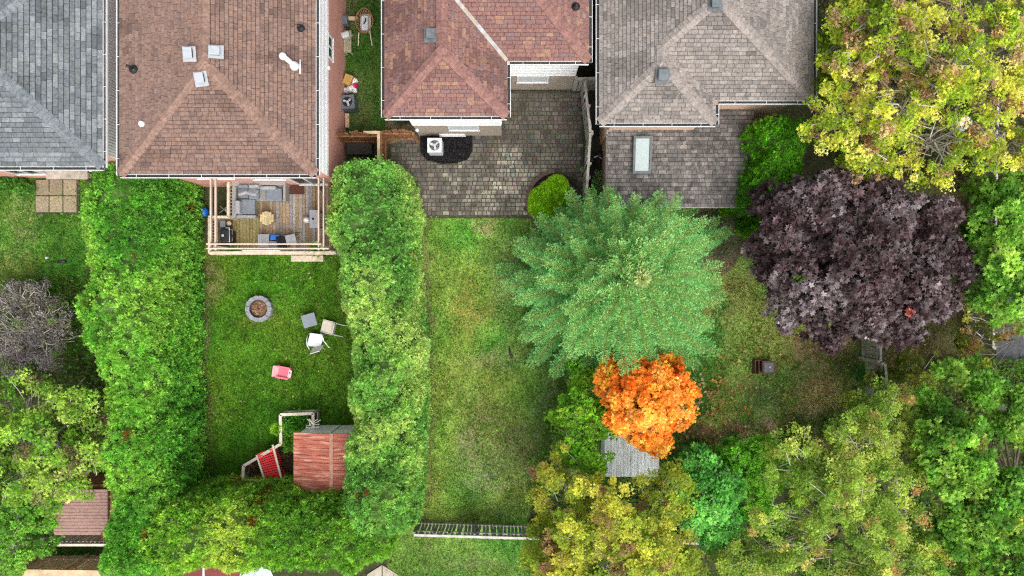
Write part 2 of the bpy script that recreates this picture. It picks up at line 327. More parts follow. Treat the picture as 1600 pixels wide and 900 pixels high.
cover('undergrowth', 'leafy green undergrowth at the feet of the yellow green tree by the pale shed', [(870, 590), (1060, 700), (1060, 960), (830, 960), (830, 760)], 330, UG, .05, .8, .11)
def litter(name, label, spec, cols, size, z=.03):
    PX, CC = [], []
    for (cx, cy, rx, ry, n) in spec:
        a = RNG.normal(size=(n, 2))*.6; PX.append(np.c_[XY(cx, cy)[0]+a[:, 0]*rx*H/F, XY(cx, cy)[1]+a[:, 1]*ry*H/F])
    p = np.concatenate(PX); n = len(p); c = np.array(cols)[RNG.integers(0, len(cols), n)]*RNG.lognormal(0, .25, n)[:, None]
    scatter(name, np.c_[p, RNG.uniform(z, z+.03, n)], rdir(n)*np.array([1, 1, .15]), rdir(n, 2.5), size*RNG.uniform(.6, 1.3, n), np.clip(c, 0, .8), T_LEAF3, M['leaf'], label=label, cat='leaf litter', kind='stuff')
litter('fallen_leaves', 'fallen orange and tan leaves on the grass beside the orange maple', [(1100, 640, 45, 60, 170), (1090, 700, 55, 25, 110), (1150, 600, 80, 60, 110)], [(.68, .34, .10), (.72, .52, .25), (.70, .24, .06), (.6, .45, .25)], .12, z=.085)
litter('fallen_leaves', 'brown and russet leaf litter on bare soil near the dark maple', [(1130, 370, 60, 40, 300), (1315, 590, 35, 70, 450), (1260, 690, 80, 20, 200), (1200, 620, 100, 90, 250), (1410, 560, 50, 50, 300), (1150, 480, 30, 90, 200)],
       [(.26, .14, .09), (.34, .22, .13), (.42, .34, .18), (.2, .11, .07), (.40, .40, .18), (.32, .38, .14)], .055)
litter('fallen_leaves', 'few pale yellow leaves dropped on the fire pit lawn', [(430, 560, 90, 100, 70), (520, 450, 30, 60, 25)], [(.5, .42, .16), (.35, .24, .12)], .07, z=.06)
litter('fallen_leaves', 'few dry tan leaves scattered over the paving and middle lawn', [(750, 480, 80, 150, 60), (560, 180, 25, 40, 40), (760, 600, 80, 150, 50)], [(.3, .2, .1), (.4, .33, .2), (.18, .1, .05)], .05)

# ---------------------------------------------------------------- roofs made of shingles
def px_of(p):
    k = (H-p[2])/F; return 800+p[0]/k, 450-p[1]/k
def clip(poly, hp):
    for (a, b, c) in hp:
        out = []; n = len(poly)
        for i in range(n):
            p, q = poly[i], poly[(i+1) % n]; dp = a*p[0]+b*p[1]-c; dq = a*q[0]+b*q[1]-c
            if dp <= 0: out.append(p)
            if dp*dq < 0: t = dp/(dp-dq); out.append((p[0]+t*(q[0]-p[0]), p[1]+t*(q[1]-p[1])))
        poly = out
        if len(poly) < 3: return []
    return poly
class Roof:
    def __init__(s, house, pal, expo=.145, wid=(.2, .28, .36), mat='shingle', thick=.022, seed=1, rand=.12, patch=.25):
        s.h = house; s.pal = pal; s.e = expo; s.wid = wid; s.mat = M[mat]; s.th = thick; s.rs = random.Random(seed); s.full = []; s.rest = MB(); s.deck = MB(); s.rand = rand; s.patch = patch; s.seed = seed
        s.cols = []
        for k in range(8):
            c = pal[k % len(pal)]; f = 1+s.rs.uniform(-rand, rand); s.cols.append(tuple(min(.9, v*f) for v in c))
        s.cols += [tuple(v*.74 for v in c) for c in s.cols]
        s.deck.col = tuple(v*.22 for v in pal[0]); s.capcol = [tuple(v*q for v in pal[0]) for q in (1.12, 1.0, 1.2, 1.06)]
    def slab(s, a0, a1, e, up=1):
        t = s.th; e = e*.90; return [(a0, 0, t), (a1, 0, t), (a1, e, .003), (a0, e, .003), (a0, 0, 0), (a1, 0, 0)], [(0, 1, 2, 3), (4, 5, 1, 0), (1, 5, 2), (4, 0, 3)]
    def plane(s, pts):
        p = [np.array(q, float) for q in pts]; u = unit(p[1]-p[0]); n = np.cross(u, p[2]-p[0]); n = unit(n)
        if n[2] < 0: n = -n
        v = np.cross(n, u)
        if v[2] < 0: u = -u; v = np.cross(n, u)
        o = p[0]; q2 = [((q-o)@u, (q-o)@v) for q in p]
        A = sum(q2[i][0]*q2[(i+1) % len(q2)][1]-q2[(i+1) % len(q2)][0]*q2[i][1] for i in range(len(q2)))
        if A < 0: q2 = q2[::-1]
        hp = []
        for i in range(len(q2)):
            (x0, y0), (x1, y1) = q2[i], q2[(i+1) % len(q2)]; a, b = y1-y0, -(x1-x0); L = math.hypot(a, b)
            if L < 1e-6: continue
            a /= L; b /= L; hp.append((a, b, a*x0+b*y0))
        Mx = np.c_[u, v, n]; eu = Matrix(Mx.tolist()).to_euler()
        s.deck.add([q-n*.006 for q in p] + [q-n*.05 for q in p], [tuple(range(len(p))), tuple(range(len(p), 2*len(p)))[::-1]])
        amin = min(q[0] for q in q2); amax = max(q[0] for q in q2); bmax = max(q[1] for q in q2); b = 0; r = 0
        while b < bmax:
            a = amin-s.rs.uniform(0, s.wid[-1]); r += 1
            while a < amax:
                w = s.rs.choice(s.wid); cen = o+u*(a+w/2)+v*(b+s.e/2); x, y = px_of(cen)
                if -150 < x < 1750 and -150 < y < 940:
                    rect = [(a+.006, b), (a+w-.006, b), (a+w-.006, b+s.e*.90), (a+.006, b+s.e*.90)]
                    nn = vnoise(np.array([[cen[0]*.9, cen[1]*.9, s.seed]]), 5)[0]; ci = s.rs.randrange(8)
                    if s.rs.random() < s.patch: ci = int(nn*7.99)
                    if fbm(np.array([[cen[0]*.5, cen[1]*1.7, s.seed*3.]]), 15, 3)[0]+s.rs.gauss(0, .04) > (.60 if cen[0] > -10 else .68): ci += 8  # darker copies in streaks, painting soft tree shadow on the brown roof
                    if all(A_*q[0]+B_*q[1] <= C_+1e-6 for q in rect for (A_, B_, C_) in hp): s.full.append((w, cen, o+u*a+v*b, eu, ci, Mx))
                    else:
                        cl = clip(rect, hp)
                        if len(cl) >= 3:
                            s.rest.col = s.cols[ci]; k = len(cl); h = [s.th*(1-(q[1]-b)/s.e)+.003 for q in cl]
                            vs = [o+u*q[0]+v*q[1]+n*hh for q, hh in zip(cl, h)]+[o+u*q[0]+v*q[1] for q in cl]
                            s.rest.add(vs, [tuple(range(k))]+[(i+k, (i+1) % k+k, (i+1) % k, i) for i in range(k)])
                a += w
            b += s.e
    def finish(s, name='roof', limit=300):
        roof = s.deck.build(name, s.mat_deck(), s.h)
        s.full.sort(key=lambda t: -(t[0]/(H-t[1][2])**2)); ms = {}
        for i, (w, cen, org, eu, ci, Mx) in enumerate(s.full):
            if i < limit:
                if (w, ci) not in ms:
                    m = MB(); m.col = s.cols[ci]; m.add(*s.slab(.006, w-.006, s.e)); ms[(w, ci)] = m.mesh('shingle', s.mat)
                inst('shingle', ms[(w, ci)], roof, org, rot=eu)
            else:
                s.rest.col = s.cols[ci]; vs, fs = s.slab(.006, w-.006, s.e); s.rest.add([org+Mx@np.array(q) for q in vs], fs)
        if s.rest.v: s.rest.build('shingles', s.mat, roof, kind='stuff')
        s.roof = roof; return roof
    def mat_deck(s): return s.mat
    def caps(s, A, B, step=.2, hw=.2, down=.36, lift=.06, pal=None):
        A = np.array(A, float); B = np.array(B, float)
        if A[2] > B[2]: A, B = B, A
        t = unit(B-A); sdv = unit(np.cross(t, (0, 0, 1))); up = np.cross(sdv, t); L = np.linalg.norm(B-A); k = 0; d = 0; ms = []
        for ci in range(4):
            m = MB(); m.col = s.capcol[ci]; e = step
            def pt(y, x, z): return np.array((y, x, z))
            z0 = lift; z1 = lift*.55; dz = hw*down
            vs = [pt(0, 0, z0), pt(0, -hw, z0-dz), pt(0, hw, z0-dz), pt(e*1.12, 0, z1), pt(e*1.12, -hw, z1-dz), pt(e*1.12, hw, z1-dz), pt(0, -hw, z0-dz-.05), pt(0, hw, z0-dz-.05), pt(0, 0, z0-.03), pt(e*1.12, -hw, z1-dz-.05), pt(e*1.12, hw, z1-dz-.05)]
            m.add(vs, [(0, 3, 4, 1), (0, 2, 5, 3), (0, 1, 6, 8), (0, 8, 7, 2), (1, 4, 9, 6), (2, 7, 10, 5)]); ms.append(m.mesh('ridge_cap', s.mat))
        eu = Matrix(np.c_[t, -sdv, up].tolist()).to_euler()
        while d < L:
            c = A+t*d; x, y = px_of(c)
            if -150 < x < 1700 and -150 < y < 930: inst('ridge_cap', s.rs.choice(ms), s.roof, c, rot=eu)
            d += step
def gutter(parent, pts, zt, w=.14, h=.11):
    """open white trough along the eave points (outer edge), with cross hangers"""
    m = MB(); d = MB()
    for a, b, nrm in pts:
        a = np.array((*a, 0.)); b = np.array((*b, 0.)); nn = np.array((*nrm, 0.)); z = zt
        m.beam(a+nn*(w-.012)+(0, 0, z-h/2), b+nn*(w-.012)+(0, 0, z-h/2), .018, h); m.beam(a+nn*.008+(0, 0, z-h/2), b+nn*.008+(0, 0, z-h/2), .012, h-.01)
        m.beam(a+nn*(w/2)+(0, 0, z-h+.006), b+nn*(w/2)+(0, 0, z-h+.006), w-.05, .01); d.beam(a+nn*(w/2)+(0, 0, z-h+.03), b+nn*(w/2)+(0, 0, z-h+.03), w-.04, .02)
        L = np.linalg.norm(b-a); k = int(L/1.25)+1
        for i in range(k):
            c = a+(b-a)*(i+.5)/k+(0, 0, z-.006); m.beam(c, c+nn*w, .014, .01)
    g_ = m.build('gutter', M['white'], parent); d.build('gutter_debris', M['trough'], g_, kind='stuff')
def window(parent, c, w, h, facing, sash=1, fw=.07, label=None, name='window', pane='glass'):
    """facing 'S','E','W'; c = centre on the wall face"""
    rz = {'S': 0, 'E': math.pi/2, 'W': -math.pi/2}[facing]; Rm = np.array(Matrix.Rotation(rz, 3, 'Z')); c = np.array(c, float)
    m = MB(); bx = lambda cx, cy, cz, dx, dy, dz: m.box(c+Rm@np.array((cx, cy, cz)), (dx, dy, dz), M=Rm)
    bx(0, -.022, h/2-fw/2, w, .044, fw); bx(0, -.03, -h/2+fw/2, w+.04, .06, fw); bx(-w/2+fw/2, -.02, 0, fw, .04, h-2*fw); bx(w/2-fw/2, -.02, 0, fw, .04, h-2*fw)
    for i in range(sash): bx(-w/2+w*(i+1)/(sash+1), -.018, 0, .05, .036, h-2*fw)
    f = m.build(name, M['white'], parent, label=label)
    q = MB(); q.box(c+Rm@np.array((0, -.006, 0)), (w-2*fw, .010, h-2*fw), M=Rm); q.build('pane', M[pane], f)
def walls(parent, poly, z1, mat, zs=None, smat=None, ribs=None, sides=None):
    w = MB().prism(poly, -.1, z1).build('wall', M[mat], parent)
    if zs is not None:
        n = len(poly); m = MB(); cx = sum(p[0] for p in poly)/n; cy = sum(p[1] for p in poly)/n
        for i in (sides or range(n)):
            a, b = np.array(poly[i]), np.array(poly[(i+1) % n]); t = unit(b-a); o = np.array((t[1], -t[0]))
            m.beam((*(a+o*.012), (zs+z1)/2), (*(b+o*.012), (zs+z1)/2), .024, z1-zs)
            if ribs == 'v':
                L = np.linalg.norm(b-a); k = int(L/.11)
                for j in range(k):
                    c = a+t*(j+.5)*L/k+o*.03; m.box((*c, (zs+z1)/2), (.05, .012, z1-zs-.01), rz=math.atan2(t[1], t[0]))
            else:
                z = zs
                while z < z1-.1: m.beam((*(a+o*.03), z+.012), (*(b+o*.03), z+.012), .012, .02); z += .2
        m.build('siding', M[smat or 'siding'], w)
    return w
def roofvent(parent, c, s=(.34, .40, .22), col='white', rz=0, tilt=0, label=None, kind='box'):
    """box vent: base flange, housing and cap"""
    c = np.array(c, float); e = np.array((Matrix.Rotation(rz, 3, 'Z') @ Matrix.Rotation(tilt, 3, 'X'))); m = MB(); mat = M[col]
    t = lambda x, y, z: c+e@np.array((x, y, z))
    m.box(t(0, -.03, .015), (s[0]+.14, s[1]+.14, .012), M=e); f = m.build('roof_vent', mat, parent, label=label)
    q = MB(); q.box(t(0, 0, s[2]*.4), (s[0]*.8, s[1]*.8, s[2]*.7), M=e); q.build('vent_housing', M['trough'] if col != 'white' else M['metal'], f)
    q = MB(); q.box(t(0, 0, s[2]*.85), (s[0], s[1], s[2]*.3), M=e); q.build('vent_cap', mat, f, bevel=.03)
def pipevent(parent, c, r=.05, h=.35, col='black', label=None):
    c = np.array(c, float); f = MB().lathe(c+(0, 0, -.02), [(r*3, 0), (r*3, .02), (r*1.5, .06), (r*1.2, .1)]).build('pipe_vent', M[col], parent, True, label=label)
    MB().tube([c, c+(0, 0, h)], r, 10).build('pipe', M[col], f, True)
M['acwhite'] = paint('dull_white_metal', (.6, .61, .62), .6, .08, 6, 0)
M['lightvent'] = paint('pale_vent_metal', (.34, .36, .385), .5, .08, 6, 0)
M['darkvent'] = paint('dark_vent_plastic', (.10, .115, .125), .6, .2, 6, 0)
M['tin'] = paint('painted_flashing', (.30, .27, .21), .7, .15, 5, .1, col2=(.34, .34, .34))

# --- big brown roofed house with salmon walls
bh = thing('brick_house', (-10.4, 9, 0), 'salmon brick house under the large brown hip roof, left of centre', 'house')
ze = 5.8; A1 = (-13.9, 4.04, ze); A2 = (-6.96, 4.04, ze); AP = (-10.43, 7.58, 6.92); AN = (-10.43, 14, 6.92)
walls(bh, [(-13.6, 4.45), (-7.31, 4.45), (-7.31, 15.8), (-13.6, 15.8)], ze-.1, 'pinkbrick', 2.95, 'siding', sides=[1])
MB().prism([(-13.9, 4.04), (-6.96, 4.04), (-6.96, 16.2), (-13.9, 16.2)], ze-.16, ze-.055).build('soffit', M['white'], bh)
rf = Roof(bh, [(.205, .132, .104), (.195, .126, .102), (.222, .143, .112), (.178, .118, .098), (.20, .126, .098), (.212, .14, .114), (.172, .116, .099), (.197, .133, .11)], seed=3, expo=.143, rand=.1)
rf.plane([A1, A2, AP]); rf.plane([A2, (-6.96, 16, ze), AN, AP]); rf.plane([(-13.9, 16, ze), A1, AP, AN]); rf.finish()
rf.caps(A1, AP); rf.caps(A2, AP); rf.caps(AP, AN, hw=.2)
gutter(bh, [((-13.9, 4.04), (-6.96, 4.04), (0, -1)), ((-6.96, 4.0), (-6.96, 16), (1, 0)), ((-13.9, 4.0), (-13.9, 16), (-1, 0))], ze-.01)
def onroof(px, py, z): return P(px, py, z)
for px, py, z, rz, lb in ((296, 83, 6.95, 0, 'pale box vent left of the ridge'), (336, 81, 6.95, math.pi/2, 'pale box vent right of the ridge'), (314, 122, 6.82, .12, 'pale box vent below the ridge end')):
    roofvent(rf.roof, onroof(px, py, z), (.31, .36, .2), 'lightvent', rz, .2, lb)
MB().lathe(onroof(223, 194, 6.10), [(.13, -.02), (.13, .0), (.10, .02), (.10, .12), (.07, .16), (.02, .17)], 12).build('round_vent', M['acwhite'], rf.roof, True, label='small round white vent')
pipevent(rf.roof, onroof(208, 108, 6.1), .05, .38)
pipevent(rf.roof, onroof(470, 44, 6.05), .045, .3)
# bent white flue
q = MB(); c = P(468, 104, 6.0); q.box(c+(.02, 0, .0), (.05, .5, .05)); q.lathe(c+(-.16, 0, .02), [(.17, 0), (.16, .1), (.12, .22), (.09, .3)]); q.tube([c+(-.16, 0, .25), c+(-.28, .1, .42), c+(-.5, .28, .5)], .085, 12); q.lathe(P(442, 88, 6.5), [(.10, -.06), (.125, -.05), (.125, .05), (.09, .1), (.02, .11)]); q.build('flue', M['white'], rf.roof, True, label='bent white metal flue with round cap')
window(bh, (-7.31, (9.27+10.05)/2, 2.58), .95, .8, 'E', 1)
window(bh, (-12.0, 4.45, 2.9), 1.5, 1.3, 'S', 1); window(bh, (-9.9, 4.45, 2.7), 1.3, 1.3, 'S', 1)
window(bh, (-8.45, 4.45, 1.72), 1.3, 2.1, 'S', 1, name='patio_door')
MB().box((-7.27, 8.72, 2.9), (.1, .12, .12)).build('wall_lamp', M['white'], bh)

# --- grey roofed house at the picture's upper left corner
gh = thing('brick_house', (-18.5, 8, 0), 'salmon brick house under the blue grey roof in the upper left corner', 'house')
B1 = (-25, 4.31, ze); B2 = (-14.52, 4.31, ze); B3 = (-14.52, 12.3, ze); B4 = (-25, 12.3, ze); BP = (-18.5, 8.3, 7.1); BQ = (-25, 8.3, 7.1)
walls(gh, [(-24.6, 4.84), (-14.85, 4.84), (-14.85, 12), (-24.6, 12)], ze-.1, 'pinkbrick', 2.0, 'siding', 'v', sides=[1])
MB().prism([(-25, 4.31), (-14.52, 4.31), (-14.52, 12.3), (-25, 12.3)], ze-.16, ze-.055).build('soffit', M['white'], gh)
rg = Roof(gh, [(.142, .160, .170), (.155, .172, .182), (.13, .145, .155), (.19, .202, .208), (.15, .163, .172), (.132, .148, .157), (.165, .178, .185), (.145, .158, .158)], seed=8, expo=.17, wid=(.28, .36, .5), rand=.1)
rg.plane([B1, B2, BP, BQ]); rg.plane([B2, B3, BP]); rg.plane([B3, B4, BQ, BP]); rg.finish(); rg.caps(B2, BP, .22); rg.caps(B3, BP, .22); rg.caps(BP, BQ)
gutter(gh, [((-25, 4.31), (-14.52, 4.31), (0, -1)), ((-14.52, 4.27), (-14.52, 12.3), (1, 0))], ze-.01)
# awning and door on its south wall
aw = MB(); aw.box((-18.3, 4.64, 1.9), (1.7, .34, .06)); aw.build('awning', M['concrete'], gh)
window(gh, (-17.2, 4.84, 1.25), 1.2, 1.1, 'S', 1); window(gh, (-20.3, 4.84, 1.6), 1.4, 1.3, 'S', 1)
for i in range(2):
    MB().lathe((-17.9+i*.25, 4.70, 1.3), [(.05, 0), (.07, .03), (.06, .12), (.03, .15)]).build('wall_lamp', M['black'], gh, True)

# --- red roofed house in the middle
rh = thing('brick_house', (-1, 11, 0), 'beige brick house under the red brown roof at the top middle', 'house')
zr = 5.0
walls(rh, [(-4.08, 6.69), (-.45, 6.69), (-.45, 8.72), (2.59, 8.72), (2.59, 15.7), (-4.08, 15.7)], zr-.1, 'beigebrick', 2.02, 'siding')
MB().prism([(-4.66, 6.3), (-.19, 6.3), (-.19, 8.32), (2.81, 8.32), (2.81, 16), (-4.66, 16)], zr-.16, zr-.055).build('soffit', M['white'], rh)
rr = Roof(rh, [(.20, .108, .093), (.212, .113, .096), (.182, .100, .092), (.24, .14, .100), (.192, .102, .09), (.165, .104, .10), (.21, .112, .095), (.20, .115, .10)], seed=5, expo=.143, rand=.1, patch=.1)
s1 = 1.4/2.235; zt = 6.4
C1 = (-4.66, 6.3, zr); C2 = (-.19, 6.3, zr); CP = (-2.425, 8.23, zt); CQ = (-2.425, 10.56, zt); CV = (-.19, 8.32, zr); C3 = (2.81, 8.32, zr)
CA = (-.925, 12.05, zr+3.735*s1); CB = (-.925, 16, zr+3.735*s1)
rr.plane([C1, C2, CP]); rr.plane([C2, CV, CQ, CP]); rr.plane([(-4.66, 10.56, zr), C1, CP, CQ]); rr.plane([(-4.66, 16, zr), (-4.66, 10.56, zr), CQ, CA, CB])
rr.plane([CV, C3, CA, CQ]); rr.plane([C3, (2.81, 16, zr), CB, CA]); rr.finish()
rr.caps(C1, CP); rr.caps(C2, CP); rr.caps(CP, CQ, hw=.2); rr.caps(C3, CA)
MB().beam(np.array(CV)+(0, 0, .045), np.array(CQ)+(0, 0, .045), .14, .02).build('valley_flashing', M['tin'], rr.roof, label='beige metal valley strip')
gutter(rh, [((-4.66, 6.3), (-.19, 6.3), (0, -1)), ((-.19, 6.26), (-.19, 8.2), (1, 0)), ((-.08, 8.32), (2.81, 8.32), (0, -1)), ((2.81, 8.28), (2.81, 16), (1, 0)), ((-4.66, 6.26), (-4.66, 16), (-1, 0))], zr-.01)
roofvent(rr.roof, P(673, 54, 6.35), (.3, .36, .16), 'darkvent', 0, 0, 'small dark box vent')
pipevent(rr.roof, P(900, 10, 5.5), .05, .2)
window(rh, (-2.02, 6.69, 1.52), 1.28, .95, 'S', 1, pane='blind'); window(rh, (.86, 8.72, 1.52), 1.32, .95, 'S', 1, pane='blind')
window(rh, (-2.6, 6.69, .22), 1.1, .3, 'S', 0, .05, name='basement_window')
MB().lathe((-3.98, 6.62, 1.3), [(.04, 0), (.08, .03), (.08, .1), (.03, .13)]).build('wall_lamp', M['white'], rh, True)
st = MB(); st.box((-.24, 8.05, .09), (.4, 1.05, .18)).build('door_step', M['concrete'], rh)

# --- grey roofed house with rear extension
sh = thing('stucco_house', (7, 10, 0), 'peach walled house under the taupe grey hip roof with a low rear extension', 'house')
walls(sh, [(3.85, 6.3), (7.2, 6.3), (7.2, 7.1), (10.7, 7.1), (10.7, 15.7), (3.85, 15.7)], zr-.1, 'peachbrick')
MB().prism([(3.21, 6.05), (7.45, 6.05), (7.45, 6.87), (11.04, 6.87), (11.04, 16), (3.21, 16)], zr-.16, zr-.055).build('soffit', M['white'], sh)
rs = Roof(sh, [(.235, .205, .185), (.21, .185, .168), (.26, .23, .205), (.19, .17, .158), (.245, .212, .188), (.225, .198, .18), (.20, .18, .165), (.25, .22, .20)], seed=12, expo=.143, rand=.08)
D1 = (3.21, 6.05, zr); D2 = (7.45, 6.05, zr); D3 = (7.45, 6.87, zr); D4 = (11.04, 6.87, zr)
DA = (7.12, 10.0, 6.45); DAN = (7.12, 16, 6.45); DP = (5.33, 8.0, 5.786); DQ = (5.33, 8.568, 5.786)
rs.plane([D1, D2, DP]); rs.plane([D2, D3, DQ, DP]); rs.plane([(3.21, 8.568, zr), D1, DP, DQ]); rs.plane([(3.21, 16, zr), (3.21, 8.568, zr), DQ, DA, DAN])
rs.plane([D3, D4, DA, DQ]); rs.plane([D4, (11.04, 16, zr), DAN, DA]); rs.finish()
rs.caps(D1, DP, hw=.2); rs.caps(D2, DP, hw=.2); rs.caps(DP, DQ, hw=.2); rs.caps(DQ, DA, hw=.2); rs.caps(D4, DA, hw=.2); rs.caps(DA, DAN)
gutter(sh, [((3.21, 6.05), (7.45, 6.05), (0, -1)), ((7.45, 6.0), (7.45, 6.73), (1, 0)), ((7.59, 6.87), (11.04, 6.87), (0, -1)), ((11.04, 6.83), (11.04, 16), (1, 0)), ((3.21, 6.01), (3.21, 16), (-1, 0))], zr-.01)
roofvent(rs.roof, P(1035, 117, 5.75), (.36, .40, .2), 'darkvent', 0, .25, 'dark box vent at the ridge end'); roofvent(rs.roof, P(1118, 4, 6.4), (.36, .40, .2), 'darkvent', 0, .1, 'dark box vent at the peak')
# extension: low roof over a room
MB().prism([(3.95, 3.5), (9.35, 3.5), (9.35, 7.08), (7.22, 7.08), (7.22, 6.28), (3.95, 6.28)], -.1, 2.2).build('extension_wall', M['peachbrick'], sh)
re_ = Roof(sh, [(.17, .155, .145), (.15, .14, .132), (.195, .178, .165), (.13, .12, .115), (.165, .15, .14), (.215, .19, .172), (.12, .11, .105), (.155, .142, .132)], seed=21, expo=.165, wid=(.14, .2, .3), mat='cedar', rand=.12, thick=.02)
zx = lambda Y: 2.35+.14*(Y-3.28)
re_.plane([(3.78, 3.28, zx(3.28)), (7.2, 3.28, zx(3.28)), (7.2, 6.3, zx(6.3)), (3.78, 6.3, zx(6.3))]); re_.plane([(7.2, 3.28, zx(3.28)), (9.6, 3.28, zx(3.28)), (9.6, 7.1, zx(7.1)), (7.2, 7.1, zx(7.1))]); re_.finish('extension_roof')
MB().box((6.69, 3.27, 2.26), (5.86, .03, .16)).box((3.79, 4.8, 2.45), (.03, 3, .14), M=np.array(Matrix.Rotation(math.atan(.18), 3, 'X'))).build('fascia', M['greywood'], sh)
sk = MB(); tl = math.atan(.18); TM = np.array(Matrix.Rotation(tl, 3, 'X')); sc = P(1003, 242, 2.70); L2 = 1.38; W2 = .74
for x, y, dx, dy in ((0, L2/2, W2, .09), (0, -L2/2, W2, .09), (-W2/2+.045, 0, .09, L2-.09), (W2/2-.045, 0, .09, L2-.09)): sk.box(sc+TM@np.array((x, y, .06)), (dx, dy, .16), M=TM)
ske = sk.build('skylight', M['darkvent'], sh)
m, n, l, p = mat_base('skylight_glass'); p.inputs['Base Color'].default_value = (.34, .44, .42, 1); p.inputs['Roughness'].default_value = .15
nz = n.new('ShaderNodeTexNoise'); nz.inputs['Scale'].default_value = 9; nz.inputs['Detail'].default_value = 6; cr = n.new('ShaderNodeMapRange'); cr.inputs[3].default_value = .7; cr.inputs[4].default_value = 1.35; l.new(nz.outputs[0], cr.inputs[0])
vm = n.new('ShaderNodeVectorMath'); vm.operation = 'SCALE'; vm.inputs[0].default_value = (.27, .34, .34); l.new(cr.outputs[0], vm.inputs['Scale']); l.new(vm.outputs[0], p.inputs['Base Color']); M['skyglass'] = m
MB().box(sc+TM@np.array((0, 0, .08)), (W2-.19, L2-.1, .02), M=TM).build('pane', M['skyglass'], ske)

# ---------------------------------------------------------------- paving
pv = MB(); pv.prism([XY(*q) for q in ((610, 226), (655, 214), (784, 213), (784, 142), (906, 142), (914, 290), (912, 341), (655, 341), (650, 300), (612, 262))], -.06, .012)
M['joint'] = paint('mossy_joint_sand', (.060, .052, .038), .95, .4, 10, .4, 50)
patio = pv.build('paved_patio', M['joint']); tag(patio, kind='structure')
PATIO = [(612, 226), (655, 214), (784, 213), (784, 143), (905, 143), (912, 290), (910, 340), (656, 340), (652, 300), (614, 262)]
BEDW = [(657, 212), (657, 238), (668, 251), (690, 256), (715, 255), (732, 248), (738, 236), (738, 212)]
def inellipse(x, y, cx, cy, rx, ry): return ((x-cx)/rx)**2+((y-cy)/ry)**2 < 1
pr = random.Random(4); pav = []; yy = XY(0, 340)[1]+.1; y_top = XY(0, 140)[1]
while yy < y_top:
    hgt = pr.choice((.16, .19, .19, .23)); xx = XY(605, 0)[0]-pr.uniform(0, .2)
    while xx < XY(915, 0)[0]:
        w = pr.choice((.15, .19, .19, .24, .3)); cx, cy = xx+w/2, yy+hgt/2; x = 800+cx*F/H; y = 450-cy*F/H
        xa = np.array([x]); ya = np.array([y])
        if inpoly(xa, ya, PATIO)[0] and not inpoly(xa, ya, BEDW)[0] and not inellipse(x, y, 872, 318, 52, 52): pav.append((cx, cy, w, hgt, x, y))
        xx += w
    yy += hgt
PC = [(.040, .034, .025), (.055, .046, .034), (.072, .060, .045), (.095, .080, .062), (.16, .14, .11), (.24, .21, .17), (.33, .29, .235), (.046, .038, .030)]
PC = [(.95*(k+.6)/40, .85*(k+.6)/40, .70*(k+.6)/40) for k in range(14)]
nzv = fbm(np.array([(a[0]*.8, a[1]*.8) for a in pav]), 61, 3)
items = []
for (cx, cy, w, h_, x, y), nv in zip(pav, nzv):
    # upper half of the patio is grown over and dark, paler clean stones lie in the lower middle
    paleness = max(0, min(1, (y-215)/70))*max(.15, 1-abs(x-800)/170) 
    v = .085+.04*nv+paleness*(.04+.62*max(0, nv-.38))*pr.uniform(.3, 1.6)+(.10 if pr.random() < paleness*.3 else 0); ci = max(0, min(13, int(v*40+pr.gauss(0, .5))))
    items.append((ci, cx, cy, w, h_))
items.sort(key=lambda t: (-(t[0] >= 4), -t[3]*t[4])); pms = {}; rest = MB()
def stone(w, h_, c, m=None, o=(0, 0, 0), zt=.032, b=.012):
    m = m or MB(); m.col = c; x, y = w/2-.008, h_/2-.008
    vs = [(-x, -y, 0), (x, -y, 0), (x, y, 0), (-x, y, 0), (-x+b, -y+b, zt), (x-b, -y+b, zt), (x-b, y-b, zt), (-x+b, y-b, zt)]
    return m.add([np.array(v)+o for v in vs], [(4, 5, 6, 7), (0, 1, 5, 4), (1, 2, 6, 5), (2, 3, 7, 6), (3, 0, 4, 7)])
for i, (ci, cx, cy, w, h_) in enumerate(items):
    if i < 300:
        key = (ci, w, h_)
        if key not in pms: pms[key] = stone(w, h_, PC[ci]).mesh('paver', M['attr'])
        inst('paver', pms[key], patio, (cx, cy, pr.uniform(-.006, .006)), rot=(pr.gauss(0, .012), pr.gauss(0, .012), pr.gauss(0, .015)))
    else: stone(w, h_, tuple(v*pr.uniform(.8, 1.25) for v in PC[ci]), rest, (cx, cy, pr.uniform(-.008, .003)))
rest.build('pavers', M['attr'], patio, kind='stuff')
# slabs at the grey house
slab_path = MB().prism([XY(*q) for q in ((56, 279), (124, 279), (124, 335), (56, 335))], -.05, .01).build('slab_patio', M['joint']); tag(slab_path, kind='structure')
for ix, (x0, x1) in enumerate(((57, 77.5), (78.5, 99), (100, 121))):
    for y0, y1 in ((281, 305.5), (306.5, 332)):
        (a, b), (c, d) = XY(x0, y1), XY(x1, y0); m = MB(); f = pr.uniform(.8, 1.15); m.col = (.27*f, .225*f, .15*f); m.box(((a+c)/2, (b+d)/2, .03), (c-a-.02, d-b-.02, .06)).build('slab', M['attr'], slab_path, bevel=.008)
# alley floor between red and taupe houses, coloured very dark
MB().prism([XY(*q) for q in ((908, -60), (945, -60), (948, 300), (916, 300))], -.05, .02).build('alley_path', paint('dark_concrete', (.032, .028, .021), .9, .35, 4, .4, col2=(.018, .016, .014))); tag(bpy.data.objects['alley_path'], kind='structure')
